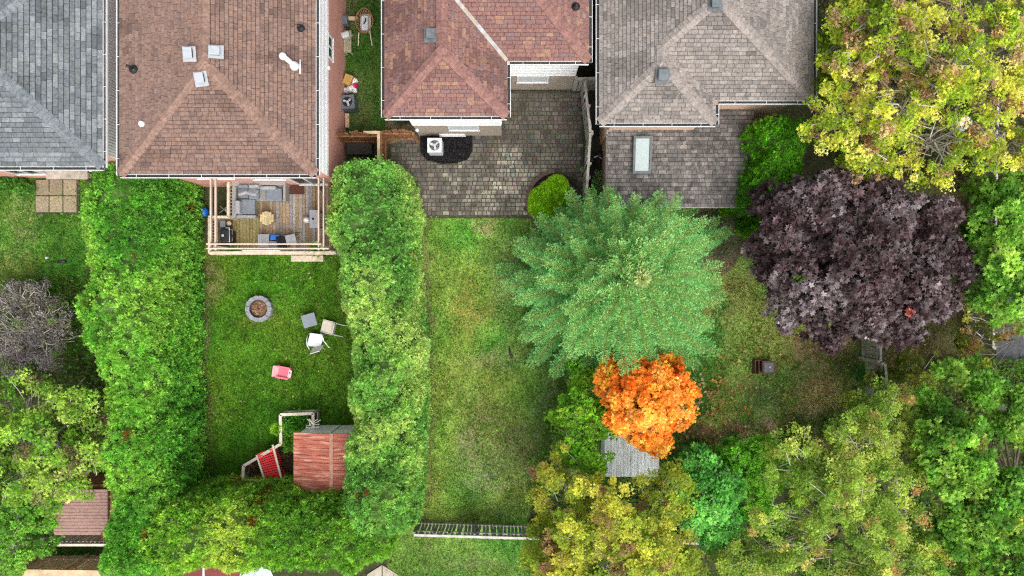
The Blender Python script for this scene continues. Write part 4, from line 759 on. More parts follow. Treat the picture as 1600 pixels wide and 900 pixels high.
# ---------------------------------------------------------------- spruce
def spruce(base, Ht, Rm):
    bx, by = base; root = thing('spruce_tree', (bx, by, 0), 'large blue green spruce with radiating branches in the centre right', 'tree')
    MB().tube([(bx, by, -.1), (bx, by, Ht*.5), (bx, by, Ht*.96)], [.2, .11, .012], 9).build('trunk', M['darktwig'], root, True)
    Ps, Ds, Ns, Ss, Cs = [], [], [], [], []; br = MB(); z = .7; k = 0; ang = 0
    def col(n, t, blue): return np.array((.075, .235, .09))*(1-t)+np.array((.125, .33, .165))*t
    while z < Ht-.25:
        u = 1-z/Ht; nb = 11 if u > .3 else (7 if u > .12 else 5); ang += .7
        for b in range(nb):
            a = ang+2*math.pi*b/nb+random.gauss(0, .12); L = Rm*(u**.78)*random.uniform(.72, 1.17)*(1+.10*math.cos(a+.25))+.12; el = .75-1.05*min(1, u*1.5)+random.gauss(0, .06)
            dh = np.array((math.cos(a), math.sin(a), 0)); sd_ = np.array((-math.sin(a), math.cos(a), 0)); n = max(4, int(L/.075)); t = np.linspace(.0, 1, n+1)
            curve = dh[None]*(L*t*math.cos(el*.6))[:, None]+np.array((0, 0, 1))*(L*(math.sin(el)*t+.16*t**2-.06*np.sin(t*3.1)))[:, None]+sd_[None]*(L*.06*random.gauss(0, 1)*t**2)[:, None]; pts = np.array((bx, by, z))+curve
            if L > .3: br.tube([pts[0]+(0, 0, .02), pts[n//4]+(0, 0, .03), pts[n//2]+(0, 0, .03), pts[(3*n)//4]+(0, 0, .02), pts[-1]], [.015+.006*L, .012, .009, .007, .004], 4, False)
            for i in range(max(1, int(n*.14)), n+1):
                tt_ = t[i]; tg = unit(pts[min(i+1, n)]-pts[i-1]); inner = tt_ < .25
                for s_ in (-1, 1):
                    ls = min(.55, .13+.26*L*(1-tt_)**.75)*random.uniform(.6, 1.1)*(1 if not inner else .7)
                    if tt_ > .97: ls = .14
                    dv = unit(tg*.72+sd_*s_*random.uniform(.55, .85)+np.array((0, 0, random.gauss(.02, .07)))); m = max(2, int(ls/.055)); q = np.linspace(.1, 1, m)[:, None]*ls
                    c0 = pts[i]+dv*q; c0[:, 2] -= .26*(q[:, 0]/.6)**1.6; rep = 3; pp = np.repeat(c0, rep, 0); nn = len(pp)
                    sdn = unit(np.cross(dv, (0, 0, 1))); lr = np.tile([-1, 1, 0], m)[:nn]; dd = unit(dv[None]*.75+sdn[None]*(lr*.62)[:, None]+RNG.normal(size=(nn, 3))*.17+np.array((0, 0, .12)))
                    Ps.append(pp); Ds.append(dd); Ns.append(np.tile((0, 0, 1.), (nn, 1))+RNG.normal(size=(nn, 3))*.5); Ss.append(.098*RNG.uniform(.7, 1.3, nn))
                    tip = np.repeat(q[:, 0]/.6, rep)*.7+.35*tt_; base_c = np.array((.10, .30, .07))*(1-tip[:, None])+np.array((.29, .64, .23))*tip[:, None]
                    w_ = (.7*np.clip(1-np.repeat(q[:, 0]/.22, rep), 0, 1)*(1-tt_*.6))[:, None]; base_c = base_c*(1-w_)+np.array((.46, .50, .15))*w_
                    Cs.append(base_c*random.uniform(.8, 1.2))
            lp = pts[int(n*.3):]; nn = len(lp)*2; pp = np.repeat(lp, 2, 0); tg = unit(pts[-1]-pts[0]); Ps.append(pp); Ds.append(unit(tg+RNG.normal(size=(nn, 3))*.4)); Ns.append(np.tile((0, 0, 1.), (nn, 1))); Ss.append(np.full(nn, .09)); Cs.append(np.tile((.42, .50, .15), (nn, 1)))
        z += .30*(.55+.75*u); k += 1
    for i in range(160):
        d = unit(RNG.normal(size=3)+np.array((0, 0, .5))); Ps.append(np.array([[bx, by, Ht-.15]])+d*.1); Ds.append(d[None]); Ns.append(np.array([[0, 0, 1.]])); Ss.append(np.array([.22])); Cs.append(np.array([[.42, .52, .22]]))
    Pp = np.concatenate(Ps); n = len(Pp); C = np.concatenate(Cs)*RNG.lognormal(0, .22, n)[:, None]
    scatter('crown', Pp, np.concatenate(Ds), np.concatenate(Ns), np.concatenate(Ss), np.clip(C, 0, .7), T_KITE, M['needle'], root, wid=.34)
    br.build('branches', paint('spruce_twig', (.13, .19, .06), .9, .2, 8, 0), root, kind='stuff')
    print('spruce shoots', n)
spruce((3.95, .30), 9.4, 5.15)

# ---------------------------------------------------------------- fences
def fence(name, label, p0, p1, h, mat='greywood', bw=.14, gap=.02, cat='fence', cap=None, rails=(.25, .8), side=1, post=2.4, scallop=0, capw=.1, railmat=None, group=None, postmat=None, jit=.01):
    group = group or {'fence': 'wooden board fences between the yards', 'gate': 'wooden gates beside the houses'}[cat]
    p0 = np.array(p0, float); p1 = np.array(p1, float); L = np.linalg.norm(p1-p0); t = (p1-p0)/L; nr = np.array((-t[1], t[0]))*side; rz = math.atan2(t[1], t[0])
    f = thing(name, (*p0, 0), label, cat, group); n = max(1, int(L/(bw+gap))); sp = L/n; bms = []
    for v in range(5 if scallop else 3):
        hh = h+(scallop*v/4 if scallop else 0); bms.append(MB().box((0, 0, hh/2), (bw, .022, hh)).mesh('board', M[mat]))
    for i in range(n):
        c = p0+t*(i+.5)*sp; v = int(round(4*abs(math.sin(math.pi*(i+.5)*sp/1.5)))) if scallop else i % 3
        inst('board', bms[v], f, (*c, random.uniform(-.015, .015)), rot=(random.gauss(0, jit), random.gauss(0, jit), rz+random.gauss(0, .01)))
    for rz_ in rails:
        m = MB(); m.beam((*(p0+nr*.04), h*rz_), (*(p1+nr*.04), h*rz_), .05, .09); m.build('rail', M[railmat or mat], f)
    k = max(1, round(L/post)); pm = MB().box((0, 0, h/2), (.10, .10, h+.04)).mesh('post', M[postmat or mat])
    for i in range(k+1): inst('post', pm, f, (*(p0+t*L*i/k+nr*.075), 0), rz)
    if cap: MB().beam((*p0, h+.03), (*p1, h+.03), capw, .035).build('cap_rail', M[cap], f)
    return f
M['palerail'] = paint('silvered_rail', (.46, .43, .39), .85, .15, 5, .3, 50)
M['paver'] = paint('weathered_paver', None, .92, .28, 2.2, .4, 90, attr=True, col2=(.060, .050, .034), c2lo=.46, c2hi=.74)
for o_ in patio.children: o_.data.materials[0] = M['paver']
M['fencegreen'] = paint('algae grey boards', (.22, .235, .215), .9, .3, 4, .4, 40)
fence('board_fence', 'low spaced board fence with pale top rail across the bottom middle', (-4.1, -10.33), (8.5, -10.7), 1.42, 'fencegreen', .12, .035, cap='palerail', rails=(.10, .78), side=1, railmat='palerail', capw=.10, jit=.03)
fence('board_fence', 'grey weathered fence panel coming out from under the dark maple', (15.3, 3.2), (15.35, -3.05), 1.55, 'greywood', .15, .03, cap='greywood', rails=(.12, .88), side=-1)
fence('board_fence', 'grey weathered fence panel running into the yellow green scrub', (15.5, -3.15), (16.05, -8.8), 1.6, 'greywood', .15, .03, cap='greywood', rails=(.12, .88), side=-1)
fence('board_fence', 'thin grey fence at the right edge below the yellowing tree', (20.2, 8.5), (20.0, -2.5), 1.6, 'greywood', .15, .02, cap='greywood')
fence('board_fence', 'narrow grey fence section beside the patio, upper leaning part', (3.0, 8.6), (3.24, 6.45), 1.75, 'greywood', .13, .03, cap='greywood', side=1, post=1.1, jit=.03)
fence('board_fence', 'grey fence section beside the patio ending at the spruce', (3.24, 6.4), (3.08, 3.9), 1.75, 'greywood', .13, .03, cap='greywood', side=1, post=1.3, jit=.03)
fence('wooden_gate', 'short grey gate between red roofed house and the alley', (2.66, 8.66), (3.8, 8.7), 1.7, 'greywood', .14, .02, cat='gate', cap='greywood', post=1.2)
fence('wooden_gate', 'brown scalloped wooden gate against the salmon wall', (-7.25, 6.38), (-5.6, 6.38), 1.7, 'brownwood', .12, .015, cat='gate', scallop=.35, side=-1, post=1.65, rails=(.2, .85))
fence('board_fence', 'short brown fence with tan cap rail running down to the hedge', (-5.5, 6.42), (-5.5, 4.9), 1.8, 'brownwood', .13, .03, cap='tanwood', side=1, post=1.5, capw=.12, jit=.02)
fence('wooden_gate', 'brown scalloped wooden gate against the beige brick corner', (-5.42, 6.5), (-4.12, 6.5), 1.6, 'brownwood', .12, .015, cat='gate', scallop=.35, side=-1, post=1.3, rails=(.2, .85))
fence('board_fence', 'dark fence with a pale rail below the small brown shed', (-21.2, -10.75), (-16.9, -10.75), 1.4, 'greywood', .12, .05, cap='whitewood', rails=(.1, .8), side=1)
fence('board_fence', 'tan plank fence at the bottom edge, left', (-20.6, -11.75), (-16.6, -11.8), 1.8, 'tanwood', .14, .01, cap='tanwood', capw=.3, side=1)
fence('board_fence', 'dark brown plank screen beside the deck steps', (-7.55, 4.35), (-7.1, 2.9), 1.5, 'brownwood', .12, .03, side=-1, post=.8)
pb = MB()
pb.beam(P(568, 207, 1.8), P(594, 207, 1.8), .12, .05); o = pb.build('gate_beam', M['tanwood']); tag(o, 'short tan timber beam lying across the brown gates', 'beam')

# ---------------------------------------------------------------- deck
DZ = .6
dk = thing('deck', (-10, 3, 0), 'weathered timber deck with railing behind the brown roofed house', 'deck')
x = -12.58; bwid = .142; i = 0
TAN = [(.27, .195, .125), (.23, .16, .10), (.32, .235, .155), (.20, .145, .09), (.25, .185, .115)]; GRY = [(.25, .235, .22), (.22, .205, .20)]
bmesh_cache = {}
while x < -7.35:
    segs = [(1.5, 2.95)] if x < -11.8 else [(1.5, 2.55+.25*(i % 3)), (2.55+.25*(i % 3), 4.42)]
    for (y0, y1) in segs:
        m = MB(); u = (x+12.6)/5; gr = (random.random() < .4 and x > -10.2); c = random.choice(GRY if gr else TAN); f = random.uniform(.85, 1.15)
        if not gr and x < -11: c = (c[0]*.88, c[1]*1.02, c[2]*.7)
        m.col = tuple(v*f for v in c); m.box((0, 0, 0), (bwid-.012, y1-y0-.006, .03)); inst('board', m.mesh('board', M['attr']), dk, (x+bwid/2, (y0+y1)/2, DZ-.015+random.uniform(-.003, .003)))
    x += bwid; i += 1
fr = MB()
for a, b in (((-12.58, 1.5), (-7.35, 1.5)), ((-12.58, 2.93), (-11.85, 2.93)), ((-12.58, 1.5), (-12.58, 2.93)), ((-11.82, 2.93), (-11.82, 4.4)), ((-7.38, 1.5), (-7.38, 4.4)), ((-12.3, 2.2), (-7.4, 2.2)), ((-11.8, 3.4), (-7.4, 3.4))): fr.beam((*a, DZ-.14), (*b, DZ-.14), .04, .2)
fr.build('deck_frame', M['tanwood'], dk)
M['railwood'] = paint('pale_rail_timber', (.50, .42, .32), .85, .2, 5, .3, 50)
def railing(a, b, zt=1.5, w=.11):
    a = np.array(a, float); b = np.array(b, float); L = np.linalg.norm(b-a); m = MB(); m.beam((*a, zt), (*b, zt), w, .04); m.beam((*a, zt-.12), (*b, zt-.12), .04, .08); m.beam((*a, DZ+.1), (*b, DZ+.1), .04, .08)
    r_ = m.build('railing', M['railwood'], dk); bm = MB().box((0, 0, 0), (.035, .035, zt-DZ-.18)).mesh('baluster', M['railwood']); n = int(L/.13)
    for i in range(n): inst('baluster', bm, r_, (*(a+(b-a)*(i+.5)/n), (zt+DZ)/2-.01))
    pm = MB().box((0, 0, 0), (.10, .10, zt+.02)).mesh('post', M['railwood'])
    for c in (a, b): inst('post', pm, r_, (*c, zt/2))
railing((-12.63, 1.5), (-12.63, 2.93)); railing((-12.63, 2.96), (-11.85, 2.96)); railing((-11.84, 2.98), (-11.84, 4.38)); railing((-12.6, 1.46), (-9.0, 1.46), w=.14); railing((-9.0, 1.46), (-7.4, 1.46), w=.14)
sp_ = MB(); a = P(455, 404, .28); b = P(505, 404, .28); sp_.beam(a, b, .26, .05); sp_.beam(a-(0, 0, .14), b-(0, 0, .14), .2, .22); sp_.build('step', M['railwood'], dk, label='pale plank step in front of the deck')
for j in range(3): MB().box((-7.25, 3.4-.32*j, .45-.14*j), (.55, .28, .05)).build('step', M['brownwood'], dk)
pg = thing('pergola', (-9.8, 3, 0), 'open pergola frame of doubled pinkish white beams over the deck', 'pergola')
M['pinktimber'] = paint('primed_timber', (.56, .43, .36), .75, .12, 4, .2, 40)
for a, b, zz in (((-12.12, 1.52), (-12.12, 4.42), 2.5), ((-11.93, 1.52), (-11.93, 4.42), 2.5), ((-7.78, 1.52), (-7.78, 4.42), 2.5), ((-7.58, 1.52), (-7.58, 4.42), 2.5), ((-12.25, 1.76), (-7.65, 1.76), 2.6), ((-12.25, 1.58), (-7.35, 1.58), 2.6), ((-10.8, 1.50), (-9.3, 1.50), 2.62)):
    MB().beam((*a, zz), (*b, zz), .05, .12).build('beam', M['pinktimber'], pg)
for cx, cy in ((-12.02, 1.66), (-7.68, 1.66)): MB().box((cx, cy, 1.22), (.1, .1, 2.42)).build('post', M['pinktimber'], pg)
MB().lathe((-7.68, 4.0, 2.3), [(.03, .2), (.12, .15), (.12, 0), (.1, -.02)], 4).build('lantern', M['black'], pg)

def pbox(m, x0, y0, x1, y1, z0, z1, sh=0):
    a = P(x0, y1, z1); b = P(x1, y0, z1); return m.box(((a[0]+b[0])/2, (a[1]+b[1])/2, (z0+z1)/2), (b[0]-a[0], b[1]-a[1], z1-z0))
M['wicker'] = paint('grey_wicker', (.27, .26, .25), .8, .2, 30, .6, 80); M['cushion'] = paint('slate_cushion', (.155, .175, .205), .9, .12, 6, .2, 25); M['cushionpale'] = paint('pale_grey_cushion', (.27, .28, .30), .9, .12, 6, .2, 25)
sf = thing('corner_sofa', P(380, 310, .6), 'grey corner sofa with slate cushions in the upper left of the deck', 'sofa')
m = MB(); pbox(m, 362, 284, 408, 290, .62, 1.28); pbox(m, 362, 290, 368, 341, .62, 1.22); pbox(m, 368, 290, 408, 313, .62, .85); pbox(m, 368, 313, 399, 341, .62, .85); pbox(m, 363, 336, 399, 341, .85, 1.12); m.build('frame', M['wicker'], sf, bevel=.02)
for r_, nm, mt in (((371, 290, 387, 309, .86, 1.06), 'seat_cushion', 'cushion'), ((388, 290, 404, 311, .86, 1.05), 'seat_cushion', 'cushion'), ((375, 311, 398, 335, .86, 1.04), 'seat_cushion', 'cushion'), ((372, 288, 387, 293, 1.0, 1.42), 'back_cushion', 'cushion'), ((388, 288, 404, 293, 1.0, 1.42), 'back_cushion', 'cushionpale'), ((367, 313, 374, 334, 1.0, 1.4), 'back_cushion', 'cushionpale')):
    m = MB(); pbox(m, *r_); m.build(nm, M[mt], sf, bevel=.04)
for a_ in ((380, 299, .3), (395, 300, -.2)):
    m = MB(); m.box(P(a_[0], a_[1], 1.15), (.42, .14, .36), M=np.array(Matrix.Rotation(a_[2], 3, 'Z') @ Matrix.Rotation(.9, 3, 'X'))); m.build('pillow', M['cushionpale'], sf, bevel=.05)
ar = thing('armchair', P(428, 300, .6), 'grey wicker armchair with a slate seat cushion beside the door mat', 'armchair')
m = MB(); pbox(m, 408, 284, 446, 289, .62, 1.25); pbox(m, 442, 289, 446, 314, .62, 1.15); pbox(m, 406, 290, 442, 314, .62, .82); m.build('frame', M['wicker'], ar, bevel=.02)
m = MB(); pbox(m, 416, 294, 440, 314, .84, 1.02); m.build('seat_cushion', M['cushion'], ar, bevel=.035); m = MB(); pbox(m, 406, 290, 430, 296, .95, 1.3); m.build('back_cushion', M['cushionpale'], ar, bevel=.05)
for k in range(6):
    m = MB(); pbox(m, 407+k*1.4, 296, 408+k*1.4, 313, .82, .86); m.build('slat', M['wicker'], ar)
mt = MB(); pbox(mt, 446.5, 288, 475.5, 303.5, .60, .615); tag(mt.build('door_mat', paint('brown_coir', (.075, .028, .018), 1, .2, 30, .6, 120), None), 'dark brown mat in front of the patio door', 'mat')
rt = thing('round_table', P(418, 342, .6), 'round wooden slatted table in the middle of the deck', 'table')
c = P(417, 341, 1.02); R0 = .29
for k in range(6):
    xx = -R0+R0*2*(k+.5)/6; hl = math.sqrt(R0**2-xx**2)*1.0; m = MB(); f = random.uniform(.85, 1.2); m.col = (.42*f, .34*f, .19*f); m.box(c+(xx, 0, 0), (R0/3-.008, 2*hl, .03)); m.build('slat', M['attr'], rt)
m = MB(); m.lathe(c+(0, 0, -.1), [(.26, 0), (.28, .08), (.26, .085)], 20); m.build('rim', M['brownwood'], rt, True)
for k in range(3): m = MB(); a = k*2.1; m.tube([c+(.2*math.cos(a), .2*math.sin(a), -.06), c+(.24*math.cos(a), .24*math.sin(a), -.41)], .018, 6); m.build('leg', M['brownwood'], rt)
# barbecue
bq = thing('barbecue', P(352, 362, .6), 'black gas barbecue with bright handles in the lower left corner of the deck', 'barbecue')
m = MB(); pbox(m, 344, 358, 358, 379, 1.3, 1.66); m.build('lid', M['black'], bq, bevel=.06); m = MB(); pbox(m, 344, 345, 362, 385, 1.22, 1.28); m.build('shelf', M['black'], bq)
m = MB(); pbox(m, 346, 360, 360, 378, .62, 1.22); m.build('cabinet', M['black'], bq, bevel=.02)
m = MB(); pbox(m, 344, 345, 352, 355, 1.28, 1.33); m.build('side_burner_cover', M['cushion'], bq)
a = P(353, 356, 1.6); b = P(353, 378, 1.6); m = MB(); m.tube([a, a+(.14, 0, 0), b+(.14, 0, 0), b], .025, 8); m.build('handle', M['metal'], bq, True)
for yy_ in (362, 373):
    a = P(358, yy_-3, 1.3); b = P(358, yy_+4, 1.3); m = MB(); m.tube([a, a+(.12, 0, 0), b+(.12, 0, 0), b], .02, 6); m.build('handle', M['metal'], bq, True)
m = MB(); m.box(P(348, 368, 1.67), (.09, .09, .01)); m.build('badge', M['metal'], bq)
tag(MB().lathe(P(359, 349, 1.28), [(.09, 0), (.10, .1), (.06, .13), (.02, .15)], 14).build('cooking_pot', M['tanwood'], None, True), 'small tan lidded pot on the shelf of the barbecue', 'pot')
# table, chairs and boxes
tb = thing('side_table', P(490, 342, .6), 'rectangular grey table by the right rail of the deck', 'table')
m = MB(); pbox(m, 483.5, 328, 499, 356, 1.26, 1.30); m.build('tabletop', M['cushionpale'], tb, bevel=.01)
for x_, y_ in ((485.5, 330), (497, 330), (485.5, 354), (497, 354)): m = MB(); q_ = P(x_, y_, 1.26); m.box((q_[0], q_[1], .93), (.04, .04, .66)); m.build('leg', M['black'], tb)
m = MB(); q_ = P(489, 342, 1.32); m.lathe(q_, [(.05, 0), (.03, .03), (.01, .12)], 8); tag(m.build('trowel_head', M['black'], None), 'tiny dark object lying on the grey table', 'ornament')
cl = MB(); c0 = P(478, 343, .9)
for r_ in range(1): cl.lathe(c0+(0, 0, -.3), [(.09, 0), (.13, .08), (.11, .2), (.14, .27), (.07, .33), (.03, .38)], 11)
tag(cl.build('cloth_bag', paint('white_cloth', (.68, .66, .63), .9, .1, 8, .4, 20), None, True), 'crumpled white cloth bag beside the grey table', 'bag')
lc = thing('folding_lounger', P(412, 376, .6), 'grey slatted folding lounger against the front rail', 'lounger')
for k in range(7): m = MB(); pbox(m, 403+k*2.5, 366, 405.2+k*2.5, 386, .92, .95); m.build('slat', M['cushionpale'], lc)
m = MB(); pbox(m, 403, 366, 421, 367.2, .86, .92); pbox(m, 403, 384.8, 421, 386, .86, .92); m.build('frame', M['wicker'], lc)
for x_, y_ in ((404, 367), (419, 367), (404, 385), (419, 385)): m = MB(); q_ = P(x_, y_, .9); m.box((q_[0], q_[1], .745), (.03, .03, .27)); m.build('leg', M['wicker'], lc)
m = MB(); pbox(m, 422, 366.5, 436.5, 375, .62, .95); bx_ = m.build('storage_box', paint('blue_plastic', (.015, .13, .55), .4, .1, 5, 0), None, bevel=.03); tag(bx_, 'bright blue plastic box near the front rail of the deck', 'box')
m = MB(); pbox(m, 420.5, 376.5, 433.5, 385.5, .62, 1.0); tag(m.build('storage_box', M['cushion'], None, bevel=.02), 'dark slate box in front of the blue box', 'box')
dc = thing('deck_chair', P(450, 376, .6), 'grey seated chair with a black back beside the dark box', 'chair')
RM = np.array(Matrix.Rotation(.22, 3, 'Z')); c = P(454, 375, 1.05)
MB().box(c, (.46, .46, .05), M=RM).build('seat', M['cushionpale'], dc, bevel=.02); MB().box(c+RM@np.array((-.33, -.04, .2)), (.10, .5, .48), M=np.array(Matrix.Rotation(.22, 3, 'Z') @ Matrix.Rotation(-.45, 3, 'Y'))).build('backrest', M['black'], dc, bevel=.02)
for dx in (-.2, .2):
    for dy in (-.2, .2): e = c+RM@np.array((dx, dy, -.03)); MB().tube([e, (e[0]+dx*.2, e[1]+dy*.2, .6)], .014, 6).build('leg', M['black'], dc)
for dy in (-.24, .24): MB().tube([c+RM@np.array((-.25, dy, .2)), c+RM@np.array((.35, dy, .17)), c+RM@np.array((.42, dy, -.42))], .013, 6).build('armrest', M['black'], dc)
def plant_tuft(name, label, cx, cy, z, r, n, pal, size=.1, cat='plant'):
    c = P(cx, cy, z); root = thing(name, c, label, cat); rr_ = r*(H-z)/F; a = RNG.normal(size=(n, 3))*np.array((rr_, rr_, rr_*.5))*.5; d = unit(a+np.array((0, 0, rr_*.5))); C = np.array(pal)[RNG.integers(0, len(pal), n)]*RNG.lognormal(0, .25, n)[:, None]
    scatter('leaves', c+a+(0, 0, .08), d, RNG.normal(size=(n, 3))*.5+(0, 0, 1), size*RNG.uniform(.6, 1.3, n), np.clip(C, 0, .8), T_LEAF3, M['leaf'], root)
    MB().tube([c-(0, 0, .1), c+(0, 0, .15)], .02, 6).build('stem', M['darktwig'], root)
LGP = [(.10, .28, .02), (.18, .36, .04), (.06, .2, .02)]
plant_tuft('potted_herb', 'small light green plant on the front rail near the barbecue', 366, 394, 1.2, 8, 160, LGP, .08)
plant_tuft('potted_herb', 'pale grassy plant on the front rail near the deck step', 494, 389, 1.3, 9, 200, [(.2, .3, .05), (.13, .28, .04)], .1)
tag(MB().lathe(P(318, 331, .22)-(0, 0, .22), [(.05, 0), (.15, .04), (.205, .13), (.215, .21), (.205, .29), (.15, .37), (.05, .41), (.01, .415)], 20).build('ball', paint('glossy_blue', (.012, .12, .55), .3, .1, 5, 0), None, True), 'bright blue ball on the soil between hedge and deck', 'ball')
hs_ = thing('hose_reel', P(352, 333, .9), 'thin grey stand with crossed legs beside the deck notch', 'stand')
for a, b in (((343, 333), (356, 322)), ((344, 322), (358, 335)), ((356, 320), (358, 338))): MB().tube([P(*a, .3), P(*b, 1.1)], .018, 6).build('leg', M['metal'], hs_)
MB().lathe(P(357, 329, 1.0), [(.05, 0), (.11, .02), (.11, .1), (.05, .12)], 12).build('reel', M['wicker'], hs_)

# ---------------------------------------------------------------- fire pit lawn
fp = thing('fire_pit', XY(404, 482)+(0,), 'round grey stone fire pit full of ash on the left lawn', 'fire pit')
c = P(403.5, 482.5, .28); sm = []
for k in range(4):
    m = MB(); f = (.95, 1.0, .9, .97)[k]; m.col = (.23*f, .24*f, .27*f); a0, a1 = -.221, .221; r0, r1 = .40, .585; vs = []
    for z_ in (-.28, 0):
        for (r_, a_) in ((r0, a0), (r1-.02, a0), (r1, 0), (r1-.02, a1), (r0, a1), (r0-.01, 0)): vs.append((r_*math.cos(a_*.97), r_*math.sin(a_*.97), z_))
    m.add(vs, [(5, 4, 3, 2, 1, 0), (6, 7, 8, 9, 10, 11)]+[(i, (i+1) % 6, (i+1) % 6+6, i+6) for i in range(6)]); sm.append(m.mesh('stone_block', M['attr']))
for k in range(14): inst('stone_block', sm[k % 4], fp, c+(0, 0, random.uniform(-.012, .012)), rz=2*math.pi*k/14+random.gauss(0, .02))
MB().lathe((c[0], c[1], 0), [(.395, 0), (.395, .235), (.385, .235), (.385, .06)], 24).build('liner', M['black'], fp, True)
MB().lathe((c[0], c[1], .02), [(.38, 0), (.37, .08), (.2, .11), (.02, .12)], 20).build('ash', paint('ash_and_chips', (.16, .09, .05), .95, .5, 25, .8, 60, col2=(.33, .27, .22)), fp, kind='stuff')
n = 260; a = RNG.uniform(0, 6.28, n); r_ = .35*np.sqrt(RNG.random(n)); Cc = np.array([(.30, .13, .05), (.45, .32, .2), (.12, .07, .04), (.36, .18, .08)])[RNG.integers(0, 4, n)]
scatter('wood_chips', np.c_[c[0]+r_*np.cos(a), c[1]+r_*np.sin(a), RNG.uniform(.12, .17, n)], rdir(n)*np.array((1, 1, .3)), rdir(n, 2), RNG.uniform(.04, .11, n), Cc, T_KITE, M['leaf'], fp, wid=.4, kind='stuff')
gt = thing('square_table', XY(483, 500)+(0,), 'small square slate table tilted on the lawn by the fire pit', 'table')
RM = np.array(Matrix.Rotation(R(16), 3, 'Z')); c = P(483, 500.5, .45); MB().box(c, (.60, .56, .035), M=RM).build('tabletop', paint('slate_top', (.185, .205, .245), .5, .06, 4, 0), gt, bevel=.012)
for dx in (-.25, .25):
    for dy in (-.23, .23): e = c+RM@np.array((dx, dy, -.22)); MB().box(e, (.04, .04, .42), M=RM).build('leg', M['wicker'], gt)
M['beige'] = paint('beige_sling', (.56, .49, .41), .8, .06, 10, .2, 60); M['whiteplastic'] = paint('white_plastic', (.64, .67, .69), .45, .05, 4, 0); M['paleframe'] = paint('pale_frame', (.52, .50, .46), .5, .08, 4, 0)
# beige chair tipped on its back
ch = thing('patio_chair', XY(515, 513)+(0,), 'beige patio chair tipped on its back beside the hedge', 'chair', 'patio chairs on the fire pit lawn')
RM = np.array(Matrix.Rotation(R(-14), 3, 'Z')); c = P(512.5, 511, .25); t = lambda *v: c+RM@np.array(v)
MB().box(t(0, 0, 0), (.58, .50, .05), M=np.array(Matrix.Rotation(R(-14), 3, 'Z') @ Matrix.Rotation(-.12, 3, 'Y'))).build('backrest', M['beige'], ch, bevel=.02)
MB().box(t(.31, 0, .14), (.05, .52, .36), M=RM).build('seat', M['paleframe'], ch, bevel=.015)
for dy, ln in ((.25, .62), (-.25, .40)): MB().tube([t(.30, dy, .10), t(.30+ln*.5, dy, .12), t(.30+ln, dy*1.06, -.06)], .018, 7).build('leg', M['paleframe'], ch)
for dy in (.27, -.27): MB().tube([t(-.28, dy, -.02), t(0, dy, .03), t(.32, dy, .02)], .02, 7).build('armrest', M['paleframe'], ch)
# white chair upright
cw = thing('patio_chair', XY(495, 535)+(0,), 'white patio chair with a curved arm in front of the beige chair', 'chair', 'patio chairs on the fire pit lawn')
RM = np.array(Matrix.Rotation(R(-5), 3, 'Z')); c = P(493, 531.5, .45); t = lambda *v: c+RM@np.array(v)
MB().add([t(*v) for v in ((-.37, -.27, 0), (.22, -.30, 0), (.33, .12, 0), (.25, .27, 0), (-.26, .30, 0), (-.37, -.27, -.05), (.22, -.30, -.05), (.33, .12, -.05), (.25, .27, -.05), (-.26, .30, -.05))], [(0, 1, 2, 3, 4), (9, 8, 7, 6, 5), (0, 5, 6, 1), (1, 6, 7, 2), (2, 7, 8, 3), (3, 8, 9, 4), (4, 9, 5, 0)]).build('seat', M['whiteplastic'], cw, bevel=.02)
MB().add([t(*v) for v in ((-.10, -.34, .02), (-.08, -.55, .42), (.30, -.40, .40), (.36, -.16, .05), (-.08, -.37, .02), (-.06, -.58, .42), (.33, -.43, .40), (.39, -.18, .05))], [(0, 1, 2, 3), (7, 6, 5, 4), (0, 4, 5, 1), (1, 5, 6, 2), (2, 6, 7, 3), (3, 7, 4, 0)]).build('backrest', M['paleframe'], cw)
MB().tube([t(.20, .32, .05), t(.32, .26, .2), t(.42, .02, .22), t(.62, -.24, .1), t(.68, -.28, -.1)], .022, 8).build('armrest', M['whiteplastic'], cw, True)
MB().tube([t(-.36, .2, -.02), t(-.34, .0, .16), t(-.3, -.25, .16), t(-.2, -.4, .1)], .018, 8).build('armrest', M['whiteplastic'], cw, True)
for dx, dy in ((-.3, .24), (.25, .24), (-.28, -.28), (.25, -.3)): MB().tube([t(dx, dy, -.02), t(dx*1.15, dy*1.15, -.44)], .018, 6).build('leg', M['whiteplastic'], cw)
# pink child's chair
pc_ = thing('child_chair', XY(441, 583)+(0,), 'small pink plastic child chair on the fire pit lawn', 'chair')
M['pink'] = paint('pink_plastic', (.62, .13, .18), .4, .1, 4, 0); M['palepink'] = paint('pale_pink_plastic', (.72, .42, .44), .4, .08, 4, 0)
RM = np.array(Matrix.Rotation(R(-10), 3, 'Z')); c = P(441, 582, .25); t = lambda *v: c+RM@np.array(v)
def slabq(pts, th, mat, nm, root): 
    p = [t(*v) for v in pts]; n_ = unit(np.cross(p[1]-p[0], p[2]-p[0]))*th; MB().add(p+[q-n_ for q in p], [tuple(range(len(p))), tuple(range(len(p), 2*len(p)))[::-1]]+[(i+len(p), (i+1) % len(p)+len(p), (i+1) % len(p), i) for i in range(len(p))]).build(nm, M[mat], root, bevel=.008)
slabq([(-.20, -.20, 0), (.22, -.24, .03), (.26, .22, .03), (-.18, .24, 0)], .03, 'pink', 'seat', pc_)
slabq([(-.20, .26, -.02), (-.20, -.22, -.02), (-.34, -.20, .30), (-.36, .28, .30)], .03, 'palepink', 'backrest', pc_)
slabq([(-.22, -.26, .14), (.30, -.26, .10), (.34, -.18, .10), (-.22, -.18, .14)], .03, 'pink', 'armrest', pc_); slabq([(.36, .20, .10), (.30, .28, .10), (-.22, .29, .14), (-.22, .22, .14)], .03, 'pink', 'armrest', pc_)
